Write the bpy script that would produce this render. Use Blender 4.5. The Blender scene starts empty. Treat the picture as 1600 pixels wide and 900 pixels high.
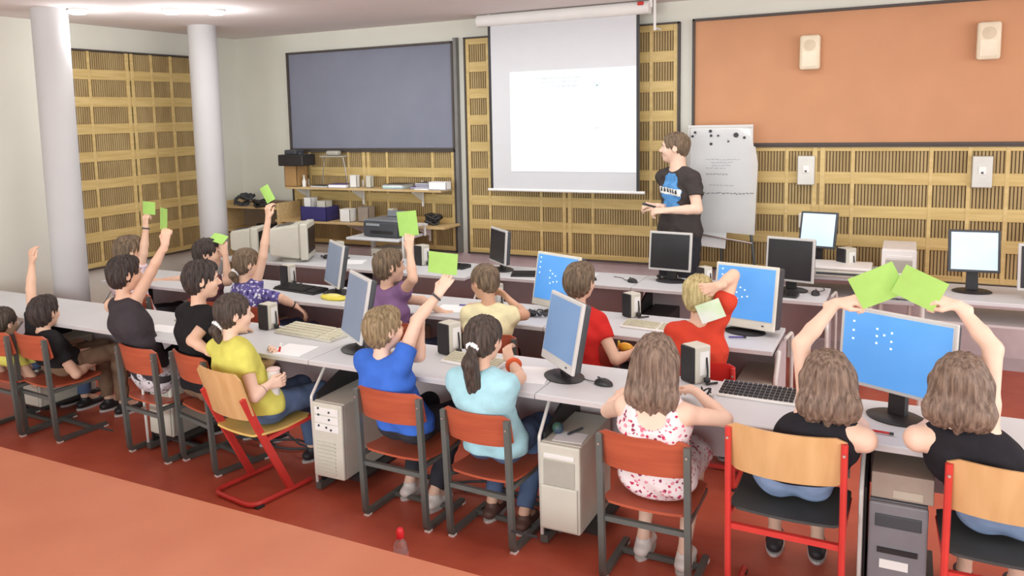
import bpy, bmesh, math, random
import numpy as np
from mathutils import Vector, Matrix
random.seed(7)
rng = np.random.RandomState(5)
R_ = math.radians
SC = bpy.context.scene
COL = SC.collection

# ------------------------------------------------------------------ camera
FPX, CX, CY, CAMZ = 1286.1, 734.5, 333.5, 2.0
def cam_rows(p, r, y):
    cy, sy, cp, sp, cr, sr = math.cos(y), math.sin(y), math.cos(p), math.sin(p), math.cos(r), math.sin(r)
    Rz = np.array([[cy, -sy, 0], [sy, cy, 0], [0, 0, 1]])
    base = np.array([[1, 0, 0], [0, 0, -1], [0, 1, 0]])
    Rp = np.array([[1, 0, 0], [0, cp, -sp], [0, sp, cp]])
    Rr = np.array([[cr, -sr, 0], [sr, cr, 0], [0, 0, 1]])
    return Rr @ Rp @ base @ Rz
CM = cam_rows(R_(6.75), R_(-1.3726), R_(-27.986))
cam_d = bpy.data.cameras.new('camera')
cam = bpy.data.objects.new('camera', cam_d)
COL.objects.link(cam)
cam_d.sensor_width = 36.0
cam_d.lens = FPX / 1600 * 36
cam_d.shift_x = (800 - CX) / 1600
cam_d.shift_y = (CY - 450) / 1600
cam_d.clip_start = 0.05
cam.matrix_world = Matrix(((CM[0][0], -CM[1][0], -CM[2][0], 0), (CM[0][1], -CM[1][1], -CM[2][1], 0),
                           (CM[0][2], -CM[1][2], -CM[2][2], CAMZ), (0, 0, 0, 1)))
SC.camera = cam

def at(px, py, Y=None, z=None, X=None):
    """a pixel of the photograph -> the point of the room on the plane Y=, z= or X="""
    d = CM.T @ np.array([(px - CX) / FPX, (py - CY) / FPX, 1.0])
    if Y is not None: t = Y / d[1]
    elif z is not None: t = (z - CAMZ) / d[2]
    else: t = X / d[0]
    return np.array([0, 0, CAMZ]) + t * d

# ------------------------------------------------------------------ light
w = bpy.data.worlds.new('world'); SC.world = w; w.use_nodes = True
w.node_tree.nodes['Background'].inputs[0].default_value = (0.93, 0.99, 1.0, 1)
w.node_tree.nodes['Background'].inputs[1].default_value = 1.1
def area(name, loc, target, sx, sy, power, col=(1, 1, 1)):
    l = bpy.data.lights.new(name, 'AREA'); l.shape = 'RECTANGLE'; l.size = sx; l.size_y = sy; l.energy = power; l.color = col
    o = bpy.data.objects.new(name, l); COL.objects.link(o); o.location = loc
    o.rotation_euler = (Vector(target) - Vector(loc)).to_track_quat('-Z', 'Y').to_euler()
    return o
area('fill_light', (3.6, 3.0, 2.2), (-2, 4.6, 0.8), 5.0, 2.0, 112, (.94, .99, 1))  # added side fill; no window is built on the open right side
area('overhead_fill', (-2.4, 3.9, 2.86), (-2.4, 3.9, 0), 5.5, 1.2, 34, (.96, .99, .97))  # added overhead fill above the desks, no fixture belongs to it
area('overhead_fill', (-2.6, 5.9, 2.86), (-2.6, 5.9, 0), 5.5, .6, 34, (.96, .99, 1))  # broad fill added before the front wall, not one of the ceiling lamps
area('fill_light', (-1.6, -3.5, 1.9), (-2.6, 7.0, 2.5), 7.0, 2.0, 310, (.93, .99, 1))  # added frontal fill behind the camera, tipped up to brighten wall and ceiling
SC.view_settings.view_transform = 'Standard'
try: SC.view_settings.look = 'None'
except Exception: pass
SC.view_settings.exposure = 0.12
SC.view_settings.gamma = 1.0
SC.view_settings.use_curve_mapping = False

# ------------------------------------------------------------------ materials
def lin(c):
    return tuple(((v / 255) / 12.92 if v / 255 <= .04045 else (((v / 255) + .055) / 1.055) ** 2.4) for v in c)
MC = {}
def mat(name, rgb, rough=.55, metal=0, var=.06, scale=8, bump=0, bscale=60, stretch=(1, 1, 1), rgb2=None, emit=0, spec=.4, trans=0, alpha=None, detail=3):
    if name in MC: return MC[name]
    m = bpy.data.materials.new(name); m.use_nodes = True
    nt = m.node_tree; N = nt.nodes; L = nt.links; b = N['Principled BSDF']
    c = lin(rgb)
    b.inputs['Roughness'].default_value = rough
    b.inputs['Metallic'].default_value = metal
    b.inputs['Specular IOR Level'].default_value = spec
    if trans: b.inputs['Transmission Weight'].default_value = trans; b.inputs['IOR'].default_value = 1.33
    tc = N.new('ShaderNodeTexCoord'); mp = N.new('ShaderNodeMapping'); mp.inputs['Scale'].default_value = stretch
    L.new(tc.outputs['Object'], mp.inputs['Vector'])
    nz = N.new('ShaderNodeTexNoise'); nz.inputs['Scale'].default_value = scale; nz.inputs['Detail'].default_value = detail
    L.new(mp.outputs[0], nz.inputs['Vector'])
    rp = N.new('ShaderNodeValToRGB')
    if rgb2: a, d = c, lin(rgb2)
    else: a = tuple(v * (1 - var) for v in c); d = tuple(min(1, v * (1 + var)) for v in c)
    rp.color_ramp.elements[0].position = .35; rp.color_ramp.elements[1].position = .65
    rp.color_ramp.elements[0].color = (*a, 1); rp.color_ramp.elements[1].color = (*d, 1)
    L.new(nz.outputs['Fac'], rp.inputs['Fac']); L.new(rp.outputs[0], b.inputs['Base Color'])
    if emit:
        L.new(rp.outputs[0], b.inputs['Emission Color']); b.inputs['Emission Strength'].default_value = emit
    if bump:
        n2 = N.new('ShaderNodeTexNoise'); n2.inputs['Scale'].default_value = bscale; n2.inputs['Detail'].default_value = 3
        L.new(mp.outputs[0], n2.inputs['Vector'])
        bp = N.new('ShaderNodeBump'); bp.inputs['Strength'].default_value = bump; bp.inputs['Distance'].default_value = .01
        L.new(n2.outputs['Fac'], bp.inputs['Height']); L.new(bp.outputs[0], b.inputs['Normal'])
    MC[name] = m
    return m
def spotted(name, base, spots, scale=40, size=.33, rough=.8):
    """cloth with printed blotches (voronoi cells)"""
    m = bpy.data.materials.new(name); m.use_nodes = True
    nt = m.node_tree; N = nt.nodes; L = nt.links; b = N['Principled BSDF']; b.inputs['Roughness'].default_value = rough
    b.inputs['Specular IOR Level'].default_value = .2
    tc = N.new('ShaderNodeTexCoord')
    nz = N.new('ShaderNodeTexNoise'); nz.inputs['Scale'].default_value = scale * 1.2
    L.new(tc.outputs['Object'], nz.inputs['Vector'])
    mx = N.new('ShaderNodeMix'); mx.data_type = 'RGBA'; mx.blend_type = 'ADD'; mx.inputs['Factor'].default_value = .02
    L.new(tc.outputs['Object'], mx.inputs['A']); L.new(nz.outputs['Color'], mx.inputs['B'])
    vo = N.new('ShaderNodeTexVoronoi'); vo.inputs['Scale'].default_value = scale
    L.new(mx.outputs['Result'], vo.inputs['Vector'])
    th = N.new('ShaderNodeMath'); th.operation = 'LESS_THAN'; th.inputs[1].default_value = size
    L.new(vo.outputs['Distance'], th.inputs[0])
    sp = N.new('ShaderNodeSeparateColor'); L.new(vo.outputs['Color'], sp.inputs[0])
    rp = N.new('ShaderNodeValToRGB'); rp.color_ramp.interpolation = 'CONSTANT'
    for i in range(len(spots) - 2): rp.color_ramp.elements.new((i + 1) / len(spots))
    for i, e in enumerate(rp.color_ramp.elements):
        e.position = i / len(spots); e.color = (*lin(spots[min(i, len(spots) - 1)]), 1)
    L.new(sp.outputs[0], rp.inputs['Fac'])
    m2 = N.new('ShaderNodeMix'); m2.data_type = 'RGBA'
    m2.inputs['A'].default_value = (*lin(base), 1)
    L.new(th.outputs[0], m2.inputs['Factor']); L.new(rp.outputs[0], m2.inputs['B'])
    L.new(m2.outputs['Result'], b.inputs['Base Color'])
    return m

WALL = mat('wall_paint', (222, 221, 209), .9, var=.02, scale=2, bump=.05, bscale=80)
CEIL = mat('ceiling_paint', (232, 224, 222), .95, var=.02, scale=1)
COLM = mat('column_paint', (196, 194, 194), .85, var=.015, scale=3)
FLOOR = mat('red_linoleum', (180, 84, 62), .42, rgb2=(196, 98, 74), scale=3.5, bump=.04, bscale=30, detail=6)
TIER = mat('red_linoleum_lit', (192, 114, 82), .5, rgb2=(198, 121, 88), scale=3, bump=.03, bscale=30, detail=6)  # same linoleum as the floor; brighter light on the step put into the colour
PINE = mat('pine_board', (200, 172, 112), .55, rgb2=(214, 188, 130), scale=3, stretch=(1, 1, 9), bump=.05, bscale=20)
PINEH = mat('pine_rail', (196, 168, 106), .55, rgb2=(212, 186, 126), scale=3, stretch=(1, 1, 14), bump=.05, bscale=20)
SLAT = mat('brown_slat', (160, 136, 92), .65, rgb2=(180, 156, 110), scale=6, stretch=(1, 1, .3))
SLATB = mat('slat_backing', (116, 94, 64), .9)
BLUEB = mat('blue_felt', (130, 133, 148), .95, var=.03, scale=3, bump=.1, bscale=300)
ORB = mat('orange_felt', (198, 146, 110), .95, var=.03, scale=3, bump=.1, bscale=300)
DKFR = mat('dark_frame', (78, 70, 66), .6)
GRFR = mat('grey_frame', (120, 118, 114), .5)
SCRN = mat('screen_cloth', (208, 208, 211), .8, var=.01)
BLACK = mat('black_plastic', (46, 44, 45), .45, var=.1)
DGREY = mat('dark_grey_plastic', (70, 72, 76), .5)
BEIGE = mat('beige_plastic', (208, 204, 190), .5, var=.03)
GREYB = mat('grey_bezel', (206, 204, 200), .45, var=.02)
WHITE = mat('white_plastic', (236, 234, 230), .5, var=.02)
DESKT = mat('desk_laminate', (210, 211, 213), .45, var=.015, scale=5)
DESKE = mat('desk_edge', (204, 198, 198), .5, var=.03)
DESKP = mat('desk_panel', (192, 180, 182), .7, var=.04)
LEGW = mat('white_tube', (222, 218, 212), .35, metal=.1)
STEEL = mat('grey_steel', (104, 108, 104), .4, metal=.25)
CHROME = mat('chrome', (200, 198, 194), .25, metal=.8)
ORWOOD = mat('orange_stained_wood', (172, 82, 58), .4, rgb2=(188, 95, 66), scale=3, stretch=(1, 1, 12), spec=.5)
NATWOOD = mat('natural_beech', (206, 162, 110), .35, rgb2=(218, 176, 124), scale=2.5, stretch=(7, 7, 1), spec=.5)
REDP = mat('red_paint', (206, 62, 56), .35, spec=.5)
REDPL = mat('red_plastic', (196, 40, 34), .4)
DKSEAT = mat('dark_seat', (66, 66, 64), .6)
GREEN = mat('green_card', (166, 210, 108), .8, var=.03, scale=20)
PAPER = mat('paper', (246, 246, 246), .9, var=.01)
INK = mat('grey_ink', (150, 152, 158), .9)
INKD = mat('dark_ink', (96, 98, 108), .9)
LOFF = mat('screen_off', (44, 42, 44), .25)
LBLUE = mat('screen_blue', (72, 138, 206), .4, rgb2=(92, 152, 214), scale=2, emit=.55)
LBLUEO = mat('screen_blue_oblique', (98, 128, 166), .4, rgb2=(112, 140, 174), scale=2, emit=.45)
LGREY = mat('screen_grey_oblique', (104, 116, 134), .4, rgb2=(118, 128, 146), scale=2, emit=.45)
LPALE = mat('screen_pale', (178, 208, 226), .4, rgb2=(192, 218, 232), scale=2, emit=.55)
ICON = mat('icon_white', (240, 244, 250), .5, emit=.9)
PROJ = mat('projected_light', (222, 224, 226), .8, var=0.0, emit=.2)
PROJT = mat('projected_text', (200, 210, 213), .8, emit=.18)
LAMP = mat('lamp_glow', (255, 250, 235), .5, emit=5)
CARDB = mat('cardboard', (178, 140, 92), .85)
WOODSH = mat('shelf_wood', (198, 168, 118), .6, rgb2=(212, 184, 136), scale=3, stretch=(1, 12, 12))
BLUEP = mat('blue_crate', (58, 54, 110), .5)
PURP = mat('purple_folder', (92, 78, 150), .6)
YEL = mat('yellow_plastic', (232, 220, 90), .6)
TEAL = mat('teal_cloth', (150, 210, 200), .8)
CLEAR = mat('clear_plastic', (235, 240, 240), .08, trans=.9, var=0)
SKIN = mat('skin', (222, 180, 154), .55, rgb2=(230, 190, 164), scale=9, spec=.35)
SKINP = mat('skin_pale', (230, 192, 168), .55, rgb2=(238, 202, 180), scale=9, spec=.35)
SKINT = mat('skin_tan', (208, 160, 130), .55, rgb2=(218, 172, 142), scale=9, spec=.35)
LIPS = mat('lips', (190, 110, 98), .5)
EYEW = mat('eye_white', (236, 234, 230), .3)
IRIS = mat('iris', (60, 50, 42), .3)
def hairmat(n, a, b): return mat(n, a, .55, rgb2=b, scale=16, stretch=(5, 5, .7), bump=.9, bscale=16, spec=.3, detail=5)
H_BR = hairmat('brown_hair', (84, 70, 56), (132, 112, 90))
H_DK = hairmat('dark_brown_hair', (54, 45, 40), (88, 76, 68))
H_BK = hairmat('black_hair', (46, 39, 38), (74, 63, 58))
H_LB = hairmat('light_brown_hair', (118, 100, 74), (164, 144, 110))
H_BL = hairmat('blond_hair', (160, 142, 94), (204, 188, 138))
H_CH = hairmat('chestnut_hair', (96, 78, 66), (146, 124, 108))
def cloth(n, a, var=.07): return mat(n, a, .9, var=var, scale=14, bump=.8, bscale=13, spec=.15)

# ------------------------------------------------------------------ objects
def tag(o, label=None, cat=None, group=None, kind=None):
    if label: o['label'] = label
    if cat: o['category'] = cat
    if group: o['group'] = group
    if kind: o['kind'] = kind
    return o
def thing(name, label, cat, loc=(0, 0, 0), rz=0, group=None):
    o = bpy.data.objects.new(name, None); COL.objects.link(o)
    o.empty_display_size = .05
    o.location = [float(v) for v in loc]; o.rotation_euler = (0, 0, rz)
    return tag(o, label, cat, group)
def obj(name, bm, m, parent=None, smooth=False, loc=None):
    me = bpy.data.meshes.new(name)
    bmesh.ops.recalc_face_normals(bm, faces=bm.faces)
    bm.to_mesh(me); bm.free()
    if smooth:
        me.polygons.foreach_set('use_smooth', [True] * len(me.polygons))
        try: me.set_sharp_from_angle(angle=R_(40))
        except Exception: pass
    for k in (m if isinstance(m, (list, tuple)) else [m]): me.materials.append(k)
    o = bpy.data.objects.new(name, me); COL.objects.link(o)
    if parent: o.parent = parent
    if loc is not None: o.location = [float(v) for v in loc]
    return o
def dup(root, loc=None, rz=None, label=None, group=None):
    r = root.copy(); COL.objects.link(r)
    if loc is not None: r.location = loc
    if rz is not None: r.rotation_euler = (0, 0, rz)
    if label: r['label'] = label
    if group: r['group'] = group
    for ch in list(root.children):
        c = ch.copy(); COL.objects.link(c); c.parent = r
        for g in list(ch.children):
            d = g.copy(); COL.objects.link(d); d.parent = c
    return r
def NB(): return bmesh.new()
def box(bm, c, s, rot=None, bev=0, mi=0, taper=None):
    M = Matrix.Translation([float(v) for v in c]) @ (rot.to_4x4() if rot is not None else Matrix.Identity(4)) @ Matrix.Diagonal((s[0], s[1], s[2], 1))
    r = bmesh.ops.create_cube(bm, size=1, matrix=M)
    vs = r['verts']
    if bev:
        es = list({e for v in vs for e in v.link_edges})
        rb = bmesh.ops.bevel(bm, geom=es, offset=min(bev, min(s) * .45), segments=2, affect='EDGES', profile=.5)
        fs = rb['faces']
    if mi:
        for f in {f for v in vs if v.is_valid for f in v.link_faces}: f.material_index = mi
    return bm
def hexa(bm, pts):
    """8 points: bottom 4 then top 4"""
    v = [bm.verts.new([float(a) for a in p]) for p in pts]
    for q in ((0, 3, 2, 1), (4, 5, 6, 7), (0, 1, 5, 4), (1, 2, 6, 5), (2, 3, 7, 6), (3, 0, 4, 7)): bm.faces.new([v[i] for i in q])
    return bm
def tube(bm, pts, r, n=8, square=False, closed=False):
    pts = [Vector([float(a) for a in p]) for p in pts]
    rings = []
    N_ = len(pts)
    prev = None
    for i, p in enumerate(pts):
        if closed: d = (pts[(i + 1) % N_] - pts[i - 1]).normalized()
        elif i == 0: d = (pts[1] - p).normalized()
        elif i == N_ - 1: d = (p - pts[i - 1]).normalized()
        else: d = ((pts[i + 1] - p).normalized() + (p - pts[i - 1]).normalized()).normalized()
        if prev is None:
            up = Vector((0, 0, 1)) if abs(d.z) < .9 else Vector((0, 1, 0))
            a = d.cross(up).normalized()
        else:
            a = (prev - d * prev.dot(d)).normalized()
        prev = a
        b = d.cross(a).normalized()
        rr = r[i] if isinstance(r, list) else r
        if square:
            hx, hy = rr if isinstance(rr, tuple) else (rr, rr)
            ring = [bm.verts.new(p + a * sx * hx + b * sy * hy) for sx, sy in ((1, 1), (-1, 1), (-1, -1), (1, -1))]
        else:
            ring = [bm.verts.new(p + a * rr * math.cos(2 * math.pi * k / n) + b * rr * math.sin(2 * math.pi * k / n)) for k in range(n)]
        rings.append(ring)
    m = len(rings[0])
    rng_ = range(N_) if closed else range(N_ - 1)
    for i in rng_:
        A, B = rings[i], rings[(i + 1) % N_]
        for k in range(m): bm.faces.new((A[k], A[(k + 1) % m], B[(k + 1) % m], B[k]))
    if not closed:
        bm.faces.new(rings[0][::-1]); bm.faces.new(rings[-1])
    return bm
def arc(pts, rad=.03, n=4):
    """round the inner corners of a polyline"""
    P = [Vector([float(a) for a in p]) for p in pts]; out = [P[0]]
    for i in range(1, len(P) - 1):
        a = (P[i - 1] - P[i]); b = (P[i + 1] - P[i])
        r = min(rad, a.length * .45, b.length * .45)
        s, e = P[i] + a.normalized() * r, P[i] + b.normalized() * r
        for k in range(n + 1):
            t = k / n
            out.append((1 - t) ** 2 * s + 2 * t * (1 - t) * P[i] + t * t * e)
    out.append(P[-1]); return out
def lathe(bm, prof, n=20, c=(0, 0, 0), sx=1, sy=1):
    rings = []
    for r, z in prof:
        rings.append([bm.verts.new((c[0] + sx * r * math.cos(2 * math.pi * k / n), c[1] + sy * r * math.sin(2 * math.pi * k / n), c[2] + z)) for k in range(n)])
    for i in range(len(rings) - 1):
        for k in range(n): bm.faces.new((rings[i][k], rings[i][(k + 1) % n], rings[i + 1][(k + 1) % n], rings[i + 1][k]))
    bm.faces.new(rings[0][::-1]); bm.faces.new(rings[-1])
    return bm
def ball(bm, c, r, sub=2, s=(1, 1, 1)):
    bmesh.ops.create_icosphere(bm, subdivisions=sub, radius=r, matrix=Matrix.Translation([float(v) for v in c]) @ Matrix.Diagonal((s[0], s[1], s[2], 1)))
    return bm
def RZ(a): return Matrix.Rotation(a, 3, 'Z')

# ================================================================== THE ROOM
WX, WY, CZ = -6.8, 7.2, 2.93           # left wall, front wall, ceiling
def struct(name, bm, m, parent=None):
    o = obj(name, bm, m, parent)
    if parent is None: o['kind'] = 'structure'
    return o
struct('floor', box(NB(), (-1.4, 4.4, -.05), (11, 6, .1)), FLOOR)
TZ, TY = .30, 2.55
o = struct('floor_step', box(NB(), (-1.4, TY - 2.3, TZ - .15), (11, 4.6, .3)), TIER)
struct('ceiling', box(NB(), (-1.4, 3.0, CZ + .05), (11, 8.6, .1)), CEIL)
struct('wall_front', box(NB(), (-1.4, WY + .1, CZ / 2), (11, .2, CZ + .1)), WALL)
struct('wall_left', box(NB(), (WX - .1, 2.9, CZ / 2), (.2, 8.8, CZ + .1)), WALL)
struct('baseboard_front', box(NB(), (-1.6, WY - .006, .05), (10.4, .012, .1)), DESKP)
struct('trim_dado', box(NB(), (-1.0, WY - .004, .37), (9.0, .008, .54)), mat('dado_pinkish_grey', (212, 198, 200), .8))
for i, (x, y) in enumerate([(-6.09, 6.0), (-6.09, 4.38)]):
    bm = lathe(NB(), [(.136, 0), (.136, CZ)], 40, (x, y, 0))
    o = obj('column', bm, COLM, smooth=True)
    tag(o, ['round white column in front of the slatted panel, right of the raised cards', 'round white column nearest the left edge of the photo'][i], 'column', kind='structure')

# ---- slatted acoustic panels: frame boards, rails, stiles, recessed slats
RAILZ = [2.72, 2.47, 2.215, 1.96, 1.70, 1.44, 1.175, .94, .67]
def slat_panel(label, x0, x1, z0, z1, stiles, group=None, side=False, double=None, slatm=SLAT):
    """side=True: on the left wall, running along y"""
    t = thing('acoustic_panel', label, 'wall panel', (0, 0, 0), 0, group)
    def bx(a0, a1, b0, b1, d0, d1, nm, m, bev=.003):
        # a along wall, b height, d depth out of the wall
        if side: c = (WX + (d0 + d1) / 2, (a0 + a1) / 2, (b0 + b1) / 2); s = (d1 - d0, a1 - a0, b1 - b0)
        else: c = ((a0 + a1) / 2, WY - (d0 + d1) / 2, (b0 + b1) / 2); s = (a1 - a0, d1 - d0, b1 - b0)
        return obj(nm, box(NB(), c, s, bev=bev), m, t)
    bx(x0, x1, z0, z1, .002, .010, 'backing', SLATB, 0)
    rails = [z for z in RAILZ if z0 - .03 < z < z1 + .03]
    for z in rails:
        h = .095
        a, b = max(z0 + .015, z - h / 2), min(z1 - .015, z + h / 2)
        if z == RAILZ[0]: a, b = 2.685, z1 - .015
        if z == RAILZ[-1]: a, b = z0 + .015, .70
        if b - a > .015: bx(x0 + .02, x1 - .02, a, b, .01, .040, 'rail', PINEH)
    edges = [x0 + .02] + list(stiles) + [x1 - .02]
    for s in stiles:
        wd = .05 if (double and abs(s - double) < .01) else .028
        if wd == .05:
            for q in (-.028, .028): bx(s + q - .018, s + q + .018, z0 + .015, z1 - .015, .01, .046, 'stile', PINE)
            bx(s - .009, s + .009, z0 + .015, z1 - .015, .008, .03, 'joint', SLATB, 0)
        else: bx(s - wd / 2, s + wd / 2, z0 + .015, z1 - .015, .01, .043, 'stile', PINE)
    for s in (x0 + .035, x1 - .035): bx(s - .018, s + .018, z0 + .015, z1 - .015, .01, .044, 'stile', PINE)
    bm = NB(); p = .0235; n = int((x1 - x0 - .06) / p)
    for i in range(n):
        a = x0 + .04 + i * p
        if side: box(bm, (WX + .02, a + .006, (z0 + z1) / 2), (.02, .0165, z1 - z0 - .04))
        else: box(bm, (a + .006, WY - .02, (z0 + z1) / 2), (.0165, .02, z1 - z0 - .04))
    obj('slats', bm, slatm, t)['kind'] = 'stuff'
    for (a0, a1, b0, b1) in ((x0, x1, z1 - .015, z1), (x0, x1, z0, z0 + .015), (x0, x0 + .016, z0, z1), (x1 - .016, x1, z0, z1)):
        bx(a0, a1, b0, b1, 0, .055, 'frame', DKFR, 0)
    return t
slat_panel('tall slatted wood wall panel behind the projection screen', -3.83, -1.74, .64, 2.755, [-3.58, -3.04, -2.78, -2.53, -1.99], double=-2.78)
slat_panel('slatted wood wall panel below the blue board, behind the shelves', -6.03, -3.95, .64, 1.665, [-5.78, -5.26, -5.03, -4.77, -4.22], double=-5.03)
slat_panel('slatted wood wall panel below the orange board', -1.63, 1.95, .64, 1.70, [-1.38, -.86, -.62, -.37, .17, .42, .66, 1.2], double=-.62)
slat_panel('tall slatted wood panel on the left wall behind the white columns', 4.98, 6.52, .64, 2.70, [5.22, 5.68, 5.95, 6.2], side=True, double=5.68)

def felt_board(label, x0, x1, z0, z1, m, fm):
    t = thing('pinboard', label, 'board', ((x0 + x1) / 2, WY, (z0 + z1) / 2))
    obj('felt', box(NB(), (0, -.022, 0), (x1 - x0 - .02, .03, z1 - z0 - .02)), m, t)
    W_, H_ = x1 - x0, z1 - z0
    for c, s in (((0, -.03, H_ / 2 - .01), (W_, .06, .022)), ((0, -.03, -H_ / 2 + .01), (W_, .06, .022)), ((-W_ / 2 + .01, -.03, 0), (.022, .06, H_)), ((W_ / 2 - .01, -.03, 0), (.022, .06, H_))):
        obj('frame', box(NB(), c, s, bev=.003), fm, t)
    return t
felt_board('large blue-grey felt pinboard in a dark frame', -6.03, -3.95, 1.67, 2.73, BLUEB, DKFR)
felt_board('large orange felt pinboard in a dark frame', -1.63, 1.95, 1.70, 2.765, ORB, DKFR)
tag(obj('trim_strip', box(NB(), (-3.925, WY - .03, 1.70), (.035, .06, 2.12)), GRFR), 'grey metal upright at the right edge of the blue pinboard', 'trim', kind='structure')

# ---- projection screen
t = thing('projection_screen', 'white roll-down projection screen showing a bright slide', 'screen', (-2.74, 6.95, 1.3))
sx0, sx1 = -3.46, -2.03
bm = NB(); tube(bm, [(-.82, 0, 1.57), (.80, 0, 1.57)], .055, 16); obj('casing', bm, WHITE, t, True)
obj('screen_sheet', box(NB(), ((sx0 + sx1) / 2 + 2.74, 0, .78), (sx1 - sx0 - .05, .006, 1.53)), SCRN, t)
for x in (sx0 + .012, sx1 - .012): obj('black_border', box(NB(), (x + 2.74, -.001, .78), (.026, .008, 1.53)), BLACK, t)
bm = NB(); tube(bm, [(sx0 + 2.74 - .03, 0, .005), (sx1 + 2.74 + .05, 0, .005)], .014, 10); obj('bottom_bar', bm, WHITE, t, True)
o = obj('projected_slide', box(NB(), (-3.245 / 2 - 2.055 / 2 + 2.74, -.006, .635), (1.19, .003, .91)), PROJ, t)
bm = NB()
for (x0, x1, z) in ((-2.98, -2.56, 2.318), (-2.93, -2.60, 2.285), (-2.86, -2.62, 2.245)):
    x = x0
    while x < x1:
        l = .02 + .05 * rng.rand(); box(bm, (x + l / 2 + 2.74, -.009, z - 1.3), (l, .002, .014)); x += l + .012
for a in (-.7, .7): box(bm, (-2.405 + 2.74, -.009, 2.24 - 1.3), (.09, .002, .012), Matrix.Rotation(a, 3, 'Y'))
box(bm, (-2.405 + 2.74, -.009, 1.87 - 1.3), (.04, .002, .012))
obj('slide_lines', bm, PROJT, o)['kind'] = 'stuff'
obj('red_end_cap', box(NB(), (.735, -.05, 1.60), (.05, .03, .03), bev=.005), REDPL, t)
for x in (-.72, .80):
    bm = NB(); tube(bm, [(x, .02, 1.57), (x, .02, 1.66 - .03)], .015, 8); tube(bm, [(x + .03, .05, 1.40), (x + .03, .2, 1.40), (x + .03, .22, 1.40)], .012, 8)
    tube(bm, [(x + .03, .04, 1.38), (x + .03, .04, 1.63)], .012, 8); obj('bracket', bm, WHITE, t, True)

# ---- wall fittings
def wall_speaker(label, x, z):
    t = thing('wall_speaker', label, 'speaker', (x, WY - .055, z))
    obj('housing', box(NB(), (0, -.03, 0), (.15, .08, .27), bev=.02), mat('speaker_cream', (226, 212, 186), .6), t)
    bm = NB(); lathe(bm, [(.045, 0), (.045, .004)], 20); bmesh.ops.rotate(bm, verts=bm.verts, matrix=Matrix.Rotation(R_(90), 3, 'X')); bmesh.ops.translate(bm, verts=bm.verts, vec=(0, -.068, .055))
    obj('upper_cone', bm, mat('speaker_grille', (208, 192, 166), .8), t)
    obj('lower_grille', box(NB(), (0, -.072, -.05), (.11, .004, .12), bev=.002), mat('speaker_cream2', (232, 220, 196), .7), t)
a = wall_speaker('cream wall speaker on the orange pinboard above the key box', -.70, 2.435)
wall_speaker('cream wall speaker on the orange pinboard near the right edge of the photo', .50, 2.45)
def key_box(label, x, z):
    t = thing('switch_box', label, 'switch box', (x, WY - .05, z))
    obj('plate', box(NB(), (0, -.01, 0), (.13, .05, .235), bev=.006), mat('switch_grey', (196, 192, 184), .4, metal=.3), t)
    obj('dial', box(NB(), (0, -.038, .01), (.05, .012, .06), bev=.004), WHITE, t)
    obj('key_slot', box(NB(), (0, -.045, -.005), (.014, .01, .014)), BLACK, t)
key_box('grey key switch box on the slatted panel under the orange pinboard', -.71, 1.50)
key_box('grey switch box on the slatted panel near the right edge of the photo', .50, 1.50)
t = thing('wall_socket', 'small white wall socket behind the pale blue monitor', 'socket', (-.72, WY - .05, 1.09))
obj('plate', box(NB(), (0, -.005, 0), (.075, .03, .12), bev=.006), WHITE, t)
for z in (-.03, .03): obj('outlet', box(NB(), (0, -.022, z), (.05, .006, .045), bev=.002), mat('outlet_cream', (226, 218, 196), .5), t)

# ---- ceiling lamps (one just right, one left of the first column)
def ceiling_lamp(label, x, y):
    t = thing('ceiling_lamp', label, 'lamp', (x, y, CZ))
    bm = lathe(NB(), [(.07, -.0), (.085, -.015), (.075, -.03)], 24); obj('housing', bm, WHITE, t, True)
    bm = lathe(NB(), [(.07, -.030), (.055, -.040), (.02, -.045)], 24); obj('diffuser', bm, LAMP, t, True)
    l = bpy.data.lights.new('lamp', 'POINT'); l.energy = 6; l.shadow_soft_size = .1
    lo = bpy.data.objects.new('lamp_light', l); COL.objects.link(lo); lo.location = (x, y, CZ - .2)
p = at(268, 20, z=CZ - .03); ceiling_lamp('glowing ceiling lamp just left of the tall white column', p[0], p[1])
p = at(340, 21, z=CZ - .03); ceiling_lamp('glowing ceiling lamp half hidden at the right of the tall white column', p[0] - .02, p[1])
p = at(122, 20, z=CZ - .03); ceiling_lamp('glowing ceiling lamp near the left edge of the photo', p[0], p[1])

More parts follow.
